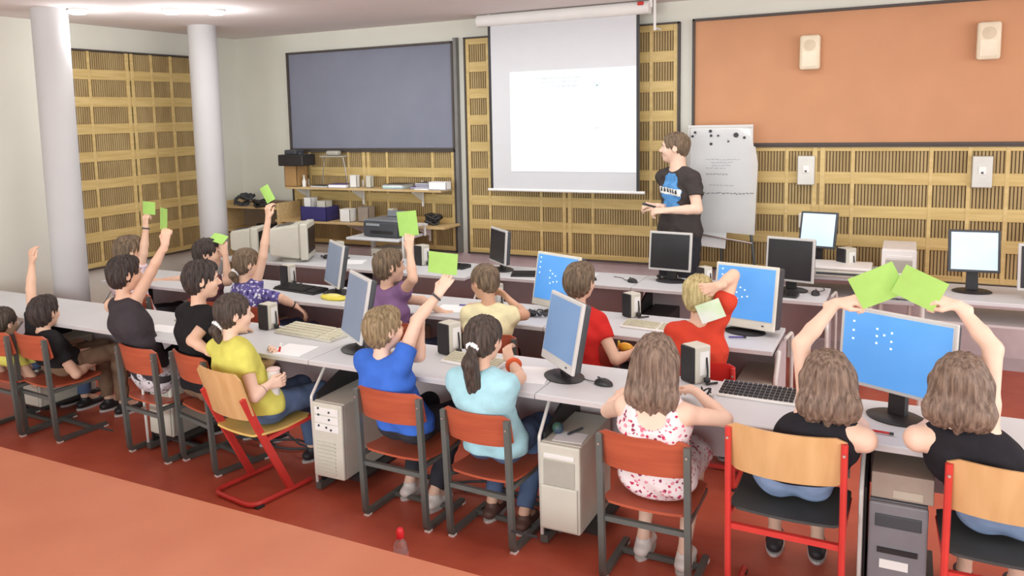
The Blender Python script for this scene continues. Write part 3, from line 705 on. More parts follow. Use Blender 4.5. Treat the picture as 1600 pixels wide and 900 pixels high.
# tube monitors
def crt(label, x, y, z, yaw, k=1.0):
    t = thing('tube_monitor', label, 'monitor', (x, y, z), R_(yaw))
    obj('front_frame', box(NB(), (0, -.02, .20 * k), (.40 * k, .07, .36 * k), bev=.012), BEIGE, t)
    obj('glass', box(NB(), (0, -.057, .205 * k), (.32 * k, .006, .25 * k), bev=.002), LOFF, t)
    a, b = .195 * k, .15 * k
    bm = NB(); hexa(bm, [(-a, .015, .03), (a, .015, .03), (b, .33 * k, .06), (-b, .33 * k, .06), (-a, .015, .375 * k), (a, .015, .375 * k), (b, .33 * k, .33 * k), (-b, .33 * k, .33 * k)])
    bmesh.ops.bevel(bm, geom=list(bm.edges), offset=.012, segments=2, affect='EDGES'); obj('tube_shell', bm, BEIGE, t)
    bm = NB()
    for i in range(7): box(bm, (0, .12 * k + i * .022, .366 * k - i * .003), (.18 * k, .006, .004))
    obj('vent_slots', bm, DGREY, t)
    obj('foot', lathe(NB(), [(.12, 0), (.13, .012), (.07, .04)], 24, (0, .10, 0), 1, 1), BEIGE, t, True)
    return t
crt('large beige tube monitor seen from the side on the back row desk', -4.88, 5.93, .72, 118, .92)
crt('beige tube monitor half hidden behind the dark haired pupils at the left', -5.50, 5.98, .72, 110, .72)
# keyboards
def keyboard(label, x, y, z, rz, wd=.44, dp=.16, base=BLACK, keys=BLACK, group='keyboards'):
    t = thing('keyboard', label, 'keyboard', (x, y, z), R_(rz), group)
    bm = NB(); hexa(bm, [(-wd / 2, -dp / 2, 0), (wd / 2, -dp / 2, 0), (wd / 2, dp / 2, 0), (-wd / 2, dp / 2, 0), (-wd / 2, -dp / 2, .012), (wd / 2, -dp / 2, .012), (wd / 2, dp / 2, .028), (-wd / 2, dp / 2, .028)])
    bmesh.ops.bevel(bm, geom=list(bm.edges), offset=.003, segments=1, affect='EDGES'); obj('housing', bm, base, t)
    bm = NB(); nk = 15
    for r in range(5):
        y0 = -dp / 2 + .022 + r * (dp - .05) / 4
        for c in range(nk + 5):
            x0 = -wd / 2 + .018 + c * (wd - .036) / (nk + 4)
            if c in (15,): continue
            zz = .012 + .016 * ((y0 + dp / 2) / dp)
            box(bm, (x0, y0, zz + .004), ((wd - .036) / (nk + 4) * .8, (dp - .05) / 4 * .78, .008))
    obj('keys', bm, keys, t)['kind'] = 'stuff'
    return t
KEYB = mat('key_beige', (214, 210, 186), .5)
keyboard('beige keyboard on the front row desk by the girl in yellow', -3.12, 3.82, .72, -5, .46, .20, BEIGE, KEYB)
keyboard('black keyboard with white front rim beside the raised arm', -.50, 3.76, .72, -1, .44, .17, WHITE, BLACK)
keyboard('black keyboard on the second row desk near the floral blouse', -4.02, 4.80, .72, -8)
keyboard('black keyboard on the back row desk above the green card', -3.42, 6.05, .72, -5, .34, .14)
keyboard('black keyboard on the back row desk right of the small dark monitor', -2.62, 5.95, .72, 18, .32, .13)
keyboard('black keyboard before the screen right of the flip chart', -.79, 5.92, .72, -4, .34, .12)
keyboard('dark keyboard on the second row desk under the elbow of the cream shirt', -2.02 - .2, 4.74, .72, -22, .30, .13)
keyboard('white keyboard on the second row desk in front of the red T-shirt', -1.33, 4.72, .72, -5, .30, .13, WHITE, KEYB)
keyboard('beige keyboard at the left end of the front row before the pink shirt', -3.95, 3.78, .72, -6, .44, .17, BEIGE, KEYB)
keyboard('pale keyboard on the front row desk before the ponytail girl', -1.95, 3.68, .72, -6, .34, .14, WHITE, KEYB)
# mice
def mouse(label, x, y, z=.72, rz=0, m=BLACK):
    t = thing('computer_mouse', label, 'mouse', (x, y, z), R_(rz), 'computer mice')
    bm = NB(); ball(bm, (0, 0, .004), .05, 2, (.6, 1, .62))
    for v in bm.verts:
        if v.co.z < 0: v.co.z = 0
    obj('shell', bm, m, t, True); obj('wheel', box(NB(), (0, .026, .033), (.006, .014, .008), bev=.002), DGREY, t)
    bm = NB(); tube(bm, arc([(0, .048, .008), (.01, .10, .004), (.05, .16, .004), (.03, .24, .004)], .05), .0025, 5); obj('cable', bm, m, t, True)
mouse('black mouse on the second row desk right of the black keyboard', -3.70, 4.70, rz=20)
mouse('black mouse on the back row desk right of the flip chart screen', -.52, 6.02)
mouse('white mouse on the second row desk below the blue desktop screen', -1.83, 4.62, rz=-30, m=WHITE)
mouse('black mouse on the back row desk before the teacher', -1.80, 5.98, rz=60)
mouse('small black mouse on the back row desk left of the teacher', -2.12, 5.96, rz=70)
mouse('black mouse on the front row desk under the plain blue monitor', -1.23, 3.72 - .1, rz=80)
# desktop speakers
def pc_speaker(label, x, y, yaw, z=.72, k=1):
    yaw = math.degrees(math.atan2(-x, y)) - 48
    t = thing('desktop_speaker', label, 'speaker', (x, y, z), R_(yaw), 'desktop speakers')
    obj('body', box(NB(), (0, .045 * k, .08 * k), (.085 * k, .085 * k, .16 * k), bev=.008), BEIGE, t)
    obj('grille', box(NB(), (0, -.002, .08 * k), (.080 * k, .014, .155 * k), bev=.006), BLACK, t)
    bm = NB(); tube(bm, arc([(.046 * k, .06 * k, .11 * k), (.054 * k, .06 * k, .05 * k), (.06 * k, .05 * k, .012), (.075 * k, .03 * k, .008), (.09, .10, .006)], .02), .005, 6); obj('cable', bm, BLACK, t, True)
    bm = NB(); ball(bm, (.06 * k, .05 * k, .02), .018, 1); obj('plug', bm, BLACK, t, True)
    obj('back_plate', box(NB(), (.044 * k, .05 * k, .085 * k), (.004, .05 * k, .10 * k), bev=.002), WHITE, t)
pc_speaker('black and beige desktop speaker beside the beige keyboard', -3.47, 3.78, -40)
pc_speaker('black and beige desktop speaker beside the watch arm of the blue T-shirt', -2.18, 3.76, -40, k=1.08)
pc_speaker('black and beige desktop speaker between the red T-shirts', -1.52, 4.93, -42, k=.95)
pc_speaker('black and beige desktop speaker right of the floral dress girl', -.88, 3.82, -42, k=1.12)
pc_speaker('black and beige desktop speaker behind the dark haired boy at the left', -5.18, 4.92, -40, k=1.0)
pc_speaker('black and beige desktop speaker at the left end of the black keyboard', -4.26, 4.90, -40, k=1.0)
pc_speaker('black and beige desktop speaker right of the large tube monitor', -4.62, 6.02, -35)
pc_speaker('black and beige desktop speaker under the printer table side tube', -3.72, 6.02, -35, k=1.1)
pc_speaker('black and beige desktop speaker right of the monitor before the teacher', -1.30, 6.02, -8, k=.9)
pc_speaker('tall black and grey desktop speaker right of the pale blue screen', -.40, 6.60, -25, .785, 1.12)
pc_speaker('black and beige desktop speaker left of the cream shirt', -2.43, 4.83, -40, k=1.0)
# small things on the desks
def paper(label, x, y, z, sx, sy, rz, m=PAPER, group='papers on the desks'):
    bm = NB(); n = 5
    box(bm, (0, 0, .0012), (sx, sy, .0016), RZ(R_(rz)))
    return tag(obj('paper_sheet', bm, m, None, loc=(x, y, z)), label, 'paper', group)
paper('white sheet on the front row desk below the beige keyboard', -3.00, 3.50, .72, .21, .20, 4)
paper('white sheet on the second row desk left of the cream shirt', -2.62, 4.72, .72, .28, .20, 10)
paper('white sheet on the second row desk right of the keyboard at the red T-shirt', -1.13, 4.74, .72, .20, .20, -6)
paper('white sheet on the back row desk left of the teacher', -2.28, 6.12, .72, .26, .18, -6)
paper('white sheet under the hand of the ponytail girl', -1.62, 3.62, .72, .21, .26, 12)
paper('white sheet on the back row desk right of the large tube monitor', -4.38, 5.95, .72, .24, .2, 20)
paper('pale sheet at the left end of the front row desks', -4.08, 3.55, .72, .24, .14, 4)
t = thing('yellow_pouch', 'yellow round pouch under the second row left monitor', 'pouch', (-3.60, 4.65, .72), R_(-8))
obj('body', lathe(NB(), [(.09, 0), (.105, .010), (.10, .022), (.06, .028)], 24, sx=1.1, sy=.55), YEL, t, True); obj('flap', lathe(NB(), [(.06, .028), (.05, .034)], 20, (.01, 0, 0), 1.1, .55), mat('yellow_light', (240, 232, 140), .6), t, True)
t = thing('scanner', 'beige flatbed scanner stacked under the pale blue screen', 'scanner', (-.40, 6.52, .72 + .06), R_(0))
obj('base', box(NB(), (0, 0, .03), (.42, .30, .05), bev=.008), BEIGE, t); obj('lid', box(NB(), (0, .0, .068), (.42, .30, .022), bev=.008), WHITE, t); obj('front_slot', box(NB(), (0, -.152, .03), (.30, .006, .016)), DGREY, t)
t = thing('desk_box', 'wooden ribbed tray left of the scanner under the pale screen', 'tray', (-.70, 6.40 - .02, .782))
obj('tray', box(NB(), (.02, .06, .018), (.20, .12, .03), bev=.004), mat('tray_wood', (168, 140, 108), .6), t)
for k in range(7): obj('rib', box(NB(), (-.05 + k * .024, -.002, .018), (.008, .008, .028)), DGREY, t)
paper('green card lying on the tray under the pale blue screen', -.68, 6.45, .815, .15, .10, 0, GREEN, 'green cards')
t = thing('ball', 'small dark green and blue ball on the beige tower by the floral dress chair', 'ball', (-1.40, 3.46, .512))
obj('ball_shell', ball(NB(), (0, 0, .028), .028, 3), mat('ball_green', (60, 92, 70), .5, rgb2=(60, 74, 110), scale=30), t, True)
t = thing('pen', 'dark pen lying on the beige tower by the floral dress chair', 'pen', (-1.33, 3.50, .514), R_(70))
obj('barrel', tube(NB(), [(-.05, 0, .006), (.05, 0, .006)], .006, 8), DGREY, t, True); obj('tip', tube(NB(), [(.05, 0, .006), (.062, 0, .006)], [.005, .001], 8), BLACK, t, True)
paper('white label sheet on top of the beige tower by the floral dress chair', -1.33, 3.44, .511, .14, .12, 5)
t = thing('pen', 'red pen on the front desk below the big blue monitor', 'pen', tuple(at(1372, 676, z=.724)), R_(-5))
obj('barrel', tube(NB(), [(-.04, 0, .005), (.04, 0, .005)], .005, 8), REDPL, t, True); obj('cap', tube(NB(), [(.04, 0, .005), (.055, 0, .005)], .006, 8), BLACK, t, True)
t = thing('pen', 'small purple pen on the desk under the rightmost second row screen', 'pen', tuple(at(1150, 528, z=.724)), R_(20))
obj('barrel', tube(NB(), [(-.04, 0, .005), (.04, 0, .005)], .005, 8), PURP, t, True); obj('cap', tube(NB(), [(.04, 0, .005), (.055, 0, .005)], .006, 8), BLACK, t, True)
t = thing('pen', 'dark blue pen on the sheet left of the cream shirt', 'pen', tuple(at(729, 478, z=.724)), R_(12))
obj('barrel', tube(NB(), [(-.05, 0, .005), (.05, 0, .005)], .005, 8), PURP, t, True); obj('cap', tube(NB(), [(.05, 0, .005), (.065, 0, .005)], .006, 8), BLACK, t, True)
# keys / gadgets right of the floral girl
t = thing('earphones', 'tangled black and silver earphones on the front desk left of the black keyboard', 'earphones', tuple(at(1103, 618, z=.722)))
bm = NB(); tube(bm, coil(0, 0, 0, .045, .01)(0), .004, 6); tube(bm, coil(0.01, .01, 0, .03, .01)(1), .004, 6); obj('cable', bm, BLACK, t, True)
for x in (-.02, .03): obj('earpiece', ball(NB(), (x, -.02, .012), .012, 2, (1, 1, .8)), CHROME, t, True)
# bottle with red cap
t = thing('drink_bottle', 'clear plastic bottle with a red cap standing on the floor by the step', 'bottle', (-1.885, 2.83, 0))
obj('shell', lathe(NB(), [(.030, 0), (.034, .01), (.033, .06), (.029, .075), (.033, .09), (.033, .13), (.026, .165), (.013, .185), (.012, .195)], 22), CLEAR, t, True)
obj('cap', lathe(NB(), [(.017, .190), (.018, .20), (.017, .222), (.012, .232)], 18), mat('cap_red', (224, 48, 54), .35), t, True)
obj('label_band', lathe(NB(), [(.0345, .095), (.0345, .125)], 22), mat('band_pink', (206, 128, 120), .5), t, True)
# cables lying on the desks
for lab, px, py, m_, r0 in (('black cables before the monitor in front of the teacher', 1040, 436, BLACK, .07), ('grey cables on the second row desk right of the cream shirt', 838, 493, DGREY, .07), ('black cable loop at the foot of the large tube monitor', 512, 404, BLACK, .06)):
    c_ = at(px, py, z=.725); f_ = coil(c_[0], c_[1], .722, r0, .01); bm = NB()
    for i in range(3): tube(bm, f_(i), .0045, 5)
    for v in bm.verts: v.co.z = max(v.co.z, .722)
    tag(obj('cable_bundle', bm, m_, None, True), lab, 'cables', 'cables on the desks')
# cables under the desks
for lab, x0, x1, y in (('grey cables bundled under the front row desk by the ponytail girl', -2.35, -1.6, 3.72), ('black cables on the floor under the front row desk at the left', -3.7, -2.9, 3.75), ('black cables under the second row desk', -1.9, -1.1, 4.85)):
    bm = NB()
    for i in range(3):
        pts = [(x0 + (x1 - x0) * q / 9, y + .05 * math.sin(q * 1.1 + i * 2), .014 + .03 * i * math.sin(3.14 * q / 9)) for q in range(10)]
        tube(bm, pts, .007, 6)
    tag(obj('cable_bundle', bm, [BLACK, DGREY, STEEL][rng.randint(3)], None, True), lab, 'cables', 'floor cables')

# ================================================================== FLIP CHART
t = thing('flip_chart', 'white flip chart with magnets and handwritten sheet behind the teacher', 'flip chart', (-1.35, 6.92, 0), R_(0))
b = obj('board', box(NB(), (0, .02, 1.455), (.50, .02, .84), bev=.004), WHITE, t)
for c, s in (((0, .008, 1.868), (.52, .03, .022)), ((-.25, .012, 1.455), (.016, .03, .84)), ((.25, .012, 1.455), (.016, .03, .84))): obj('frame', box(NB(), c, s, bev=.003), GREYB, b)
# hanging paper: slightly curled, its right edge swung out
bm = NB(); n, m = 14, 12; g = []
for i in range(n + 1):
    row = []
    for j in range(m + 1):
        u, v = i / n, j / m
        xx = -.235 + .49 * u + .055 * min(1, v * 3.2) * u - .02 * v * u; zz = 1.845 - v * .825 - (.07 * u * u * max(0, 1 - v * 2.0)) * 0 + (-.03 * u * v)
        if u > .8 and v < .12: zz -= (u - .8) * .35
        yy = -.012 - .03 * v - .012 * math.sin(u * 3.1) * v
        row.append(bm.verts.new((xx, yy, zz)))
    g.append(row)
for i in range(n):
    for j in range(m): bm.faces.new((g[i][j], g[i][j + 1], g[i + 1][j + 1], g[i + 1][j]))
bmesh.ops.solidify(bm, geom=list(bm.faces), thickness=.002)
sh = obj('paper_sheet', bm, PAPER, t, True)
bm = NB(); box(bm, (-.09, .0, .955), (.30, .003, .17), Matrix.Rotation(R_(4), 3, 'Y')); obj('lower_sheet', bm, PAPER, t)
bm = NB()
def scrib(x0, x1, z, h, amp=1):
    x = x0
    while x < x1:
        l = .012 + .03 * rng.rand()
        pts = [(x + l * q / 4, -.026 - .03 * (1.845 - z) / .825 - .012, z + (rng.rand() - .5) * h) for q in range(5)]
        tube(bm, pts, .0016 * amp, 4); x += l + .008
for (a, c, z) in ((-.10, .16, 1.60), (-.06, .10, 1.575), (-.05, .08, 1.55), (-.10, .05, 1.53), (-.07, .13, 1.39)): scrib(a, c, z, .010)
obj('handwriting', bm, INK, sh)['kind'] = 'stuff'
bm = NB(); scrib(-.10, .06, 1.48, .012, 1.4); scrib(-.13, .26, 1.325, .012, 1.6); obj('handwriting', bm, INKD, sh)['kind'] = 'stuff'
for (px, py, r) in ((1086, 207, .010), (1082, 213, .010), (1110, 205, .013), (1111, 212, .011), (1111, 225, .012), (1122, 212, .009), (1138, 221, .009), (1150, 211, .020), (1163, 215, .011)):
    p = at(px, py, Y=6.90)
    o = obj('magnet', lathe(NB(), [(r, 0), (r, .008)], 14), BLACK if r > .0095 else DGREY, t); o.rotation_euler = (R_(90), 0, 0); o.location = (p[0] + 1.35, -.014, p[2])
for x in (-.2, .2): bm = NB(); tube(bm, [(x, .03, 1.4), (x * 1.8, .10 if x else 0, .0)], .013, 8); obj('leg', bm, STEEL, t, True)
bm = NB(); tube(bm, [(0, .03, 1.4), (0, .22, .0)], .013, 8); obj('leg', bm, STEEL, t, True)
bm = NB(); tube(bm, [(-.26, -.02, .99), (.27, -.03, .90 + .02)], .008, 6); obj('pen_rail', bm, CHROME, t, True)

# ================================================================== PEOPLE
# a figure is grown as one smooth surface: joints -> tapered limbs blended together -> surface nets
f4 = np.float32
def nrm(v): v = np.array(v, float); return v / (np.linalg.norm(v) + 1e-12)
def Cc(a, b, ra, rb, k=.02, cut=None, flat=None, op='u'):
    return dict(t='c', a=np.array(a, float), b=np.array(b, float), ra=ra, rb=rb, k=k, cut=cut, flat=flat, op=op)
def El(c, r, ax=None, k=.015, op='u'):
    return dict(t='e', c=np.array(c, float), r=np.array(r, float), ax=np.eye(3) if ax is None else ax, k=k, op=op)
def bounds(p, m):
    if p['t'] == 'c':
        r = max(p['ra'], p['rb']) + m
        return np.minimum(p['a'], p['b']) - r, np.maximum(p['a'], p['b']) + r
    r = max(p['r']) + m
    return p['c'] - r, p['c'] + r
def grow(prims, h, clip=None, disp=None, cuts=()):
    us = [p for p in prims if p['op'] == 'u']
    los = np.array([bounds(p, 2.5 * h)[0] for p in us]).min(0); his = np.array([bounds(p, 2.5 * h)[1] for p in us]).max(0)
    if clip is not None: los = np.maximum(los, clip[0]); his = np.minimum(his, clip[1])
    nn = np.ceil((his - los) / h).astype(int) + 1
    ax = [(los[i] + h * np.arange(nn[i])).astype(f4) for i in range(3)]
    g = np.full(tuple(nn), .2, f4)
    for p in prims:
        lo, hi = bounds(p, 3 * h + p['k'] + .012)
        i0 = [max(0, int((lo[i] - los[i]) / h)) for i in range(3)]; i1 = [min(nn[i], int((hi[i] - los[i]) / h) + 2) for i in range(3)]
        if any(i1[i] <= i0[i] for i in range(3)): continue
        sl = tuple(slice(i0[i], i1[i]) for i in range(3))
        X, Y, Z = ax[0][sl[0]][:, None, None], ax[1][sl[1]][None, :, None], ax[2][sl[2]][None, None, :]
        if p['t'] == 'c':
            a, d = p['a'], p['b'] - p['a']; L2 = max(1e-9, d @ d)
            qx, qy, qz = X - f4(a[0]), Y - f4(a[1]), Z - f4(a[2])
            t = np.clip((qx * f4(d[0]) + qy * f4(d[1]) + qz * f4(d[2])) / f4(L2), 0, 1)
            ox, oy, oz = qx - t * f4(d[0]), qy - t * f4(d[1]), qz - t * f4(d[2])
            if p['flat'] is not None:
                n, fl = p['flat']; c_ = ox * f4(n[0]) + oy * f4(n[1]) + oz * f4(n[2]); s_ = f4(1 / fl - 1)
                ox = ox + c_ * s_ * f4(n[0]); oy = oy + c_ * s_ * f4(n[1]); oz = oz + c_ * s_ * f4(n[2])
            D = np.sqrt(ox * ox + oy * oy + oz * oz) - (f4(p['ra']) + t * f4(p['rb'] - p['ra']))
            if p['flat'] is not None: D = D * f4((1 + p['flat'][1]) / 2)
        else:
            c, r, A = p['c'], p['r'], p['ax']
            qx, qy, qz = X - f4(c[0]), Y - f4(c[1]), Z - f4(c[2])
            l = [(qx * f4(A[i][0]) + qy * f4(A[i][1]) + qz * f4(A[i][2])) for i in range(3)]
            k0 = np.sqrt(sum((l[i] / f4(r[i])) ** 2 for i in range(3))); k1 = np.sqrt(sum((l[i] / f4(r[i] ** 2)) ** 2 for i in range(3)))
            D = k0 * (k0 - 1) / np.maximum(k1, 1e-6)
        if p.get('cut'):
            for (q, n) in (p['cut'] if isinstance(p['cut'], list) else [p['cut']]):
                D = np.maximum(D, (X - f4(q[0])) * f4(n[0]) + (Y - f4(q[1])) * f4(n[1]) + (Z - f4(q[2])) * f4(n[2]))
        G = g[sl]; k = f4(p['k'])
        if p['op'] == 'u':
            hh = np.maximum(k - np.abs(G - D), 0) / k
            g[sl] = np.minimum(G, D) - hh * hh * k * f4(.25)
        else:
            D = -D; hh = np.maximum(k - np.abs(G - D), 0) / k
            g[sl] = np.maximum(G, D) + hh * hh * k * f4(.25)
    X, Y, Z = ax[0][:, None, None], ax[1][None, :, None], ax[2][None, None, :]
    if disp is not None: g += disp(X, Y, Z)
    for (q, n) in cuts: g = np.maximum(g, (X - f4(q[0])) * f4(n[0]) + (Y - f4(q[1])) * f4(n[1]) + (Z - f4(q[2])) * f4(n[2]))
    g[0] = g[-1] = .1; g[:, 0] = g[:, -1] = .1; g[:, :, 0] = g[:, :, -1] = .1
    return nets(g, los, h)
def nets(g, lo, h):
    s = g < 0
    c = s[:-1, :-1, :-1].astype(np.int8)
    tot = np.zeros_like(c)
    for dx in (0, 1):
        for dy in (0, 1):
            for dz in (0, 1): tot += s[dx:s.shape[0] - 1 + dx, dy:s.shape[1] - 1 + dy, dz:s.shape[2] - 1 + dz]
    I = np.argwhere((tot > 0) & (tot < 8))
    idx = np.full(c.shape, -1, np.int32); idx[I[:, 0], I[:, 1], I[:, 2]] = np.arange(len(I))
    acc = np.zeros((len(I), 3)); cnt = np.zeros(len(I))
    for axis in range(3):
        o = [i for i in range(3) if i != axis]
        for a in (0, 1):
            for b in (0, 1):
                P0 = I.copy(); P0[:, o[0]] += a; P0[:, o[1]] += b; P1 = P0.copy(); P1[:, axis] += 1
                v0 = g[P0[:, 0], P0[:, 1], P0[:, 2]]; v1 = g[P1[:, 0], P1[:, 1], P1[:, 2]]
                m = (v0 < 0) != (v1 < 0)
                t = np.where(m, v0 / np.where(m, v0 - v1, 1), 0)
                pos = P0.astype(float); pos[:, axis] += t
                acc[m] += pos[m]; cnt[m] += 1
    V = acc / cnt[:, None] * h + lo
    F = []
    for axis in range(3):
        o = [(axis + 1) % 3, (axis + 2) % 3]
        sl0 = [slice(None)] * 3; sl1 = [slice(None)] * 3
        sl0[axis] = slice(0, -1); sl1[axis] = slice(1, None)
        d = s[tuple(sl0)] != s[tuple(sl1)]
        E = np.argwhere(d)
        E = E[(E[:, o[0]] > 0) & (E[:, o[1]] > 0) & (E[:, o[0]] < g.shape[o[0]] - 1) & (E[:, o[1]] < g.shape[o[1]] - 1)]
        if not len(E): continue
        inside = s[E[:, 0], E[:, 1], E[:, 2]]
        q = []
        for (a, b) in ((-1, -1), (0, -1), (0, 0), (-1, 0)):
            C_ = E.copy(); C_[:, o[0]] += a; C_[:, o[1]] += b; q.append(idx[C_[:, 0], C_[:, 1], C_[:, 2]])
        Q = np.stack(q, 1); Q[~inside] = Q[~inside][:, ::-1]
        F.append(Q[(Q >= 0).all(1)])
    return V, np.concatenate(F)
def mesh_np(name, parts, m, parent, origin, smooth_it=1):
    """parts: list of (V,F,material index) -> one mesh object"""
    Vs, Fs, Ms, off = [], [], [], 0
    for V, F, mi in parts:
        if smooth_it:
            for _ in range(smooth_it):
                S = np.zeros_like(V); n = np.zeros(len(V))
                for a, b in ((0, 1), (1, 2), (2, 3), (3, 0)):
                    np.add.at(S, F[:, a], V[F[:, b]]); np.add.at(S, F[:, b], V[F[:, a]]); np.add.at(n, F[:, a], 1); np.add.at(n, F[:, b], 1)
                V = V * .5 + .5 * S / np.maximum(n, 1)[:, None]
        Vs.append(V); Fs.append(F + off); Ms.append(np.full(len(F), mi)); off += len(V)
    V = np.concatenate(Vs) - np.array(origin); F = np.concatenate(Fs); Mi = np.concatenate(Ms)
    me = bpy.data.meshes.new(name)
    me.vertices.add(len(V)); me.vertices.foreach_set('co', V.astype(f4).ravel())
    me.loops.add(F.size); me.loops.foreach_set('vertex_index', F.astype(np.int32).ravel())
    me.polygons.add(len(F)); me.polygons.foreach_set('loop_start', np.arange(0, F.size, 4, dtype=np.int32))
    me.polygons.foreach_set('use_smooth', np.ones(len(F), bool)); me.polygons.foreach_set('material_index', Mi.astype(np.int32))
    me.update(calc_edges=True); me.validate()
    for k in (m if isinstance(m, (list, tuple)) else [m]): me.materials.append(k)
    o = bpy.data.objects.new(name, me); COL.objects.link(o); o.parent = parent
    return o
def frame(yaw, pitch=0, roll=0):
    """rows: right, forward, up; yaw 0 looks along +y, positive turns left"""
    a, p, r = R_(yaw), R_(pitch), R_(roll)
    F = np.array([-math.sin(a) * math.cos(p), math.cos(a) * math.cos(p), math.sin(p)])
    Rt = np.array([math.cos(a), math.sin(a), 0]); U = np.cross(Rt, F)
    R2 = Rt * math.cos(r) + U * math.sin(r); U2 = -Rt * math.sin(r) + U * math.cos(r)
    return np.array([R2, F, U2])
def rot_about(v, axis, a):
    axis = nrm(axis); return v * math.cos(a) + np.cross(axis, v) * math.sin(a) + axis * (axis @ v) * (1 - math.cos(a))
def hand_prims(W, hd, n, side, k, curl=.35, thumb=.5, spread=.12):
    hd, n = nrm(hd), np.array(n, float); n = nrm(n - hd * (n @ hd)); th = np.cross(hd, n) * side
    P = [Cc(W - hd * .03 * k, W + hd * .01 * k, .0185 * k, .0195 * k, .01, flat=(n, .72))]
    for j in (-.020, -.007, .007, .020):
        P.append(Cc(W + hd * .012 * k + th * j * .55 * k, W + hd * .070 * k + th * j * k, .0125 * k, .0105 * k, .010, flat=(n, .8)))
    for i, (off, L) in enumerate(((.0235, .064), (.008, .071), (-.008, .066), (-.0235, .052))):
        base = W + hd * .072 * k + th * off * k
        d0 = nrm(hd + th * spread * (off / .0235)); p = base; ang = 0
        ax_ = np.cross(d0, n)
        for j, (fl, ra, rb) in enumerate(((.42, .0088, .0080), (.33, .0080, .0074), (.27, .0074, .0060))):
            ang += curl * (.75 if j == 0 else 1.0) * (1 + .08 * i)
            d = rot_about(d0, ax_, ang); q = p + d * L * fl * k
            P.append(Cc(p, q, ra * k, rb * k, .003)); p = q
    b0 = W + hd * .018 * k + th * .016 * k
    d1 = nrm(hd * .75 + th * (.85 - .4 * thumb) + n * .45 * thumb); p1 = b0 + d1 * .036 * k
    d2 = nrm(hd * .9 + th * (.35 - .7 * thumb) + n * .5 * thumb); p2 = p1 + d2 * .027 * k; p3 = p2 + nrm(d2 + n * .3 * thumb) * .021 * k
    P += [Cc(b0, p1, .0125 * k, .0100 * k, .008), Cc(p1, p2, .0098 * k, .0085 * k, .004), Cc(p2, p3, .0085 * k, .0068 * k, .003)]
    return P
def wrinkle(amp, s=1.0, seed=0.):
    def f(X, Y, Z):
        return f4(amp) * (np.sin(X * f4(38 * s) + 2.2 * np.sin(Z * f4(24 * s) + seed) + seed) * np.sin(Z * f4(31 * s) + 1.7 * np.sin(Y * f4(21 * s) + seed * 2)) + f4(.5) * np.sin(Z * f4(60 * s) + X * f4(40 * s) + 2 * np.sin(Y * f4(33 * s)) + seed))
    return f
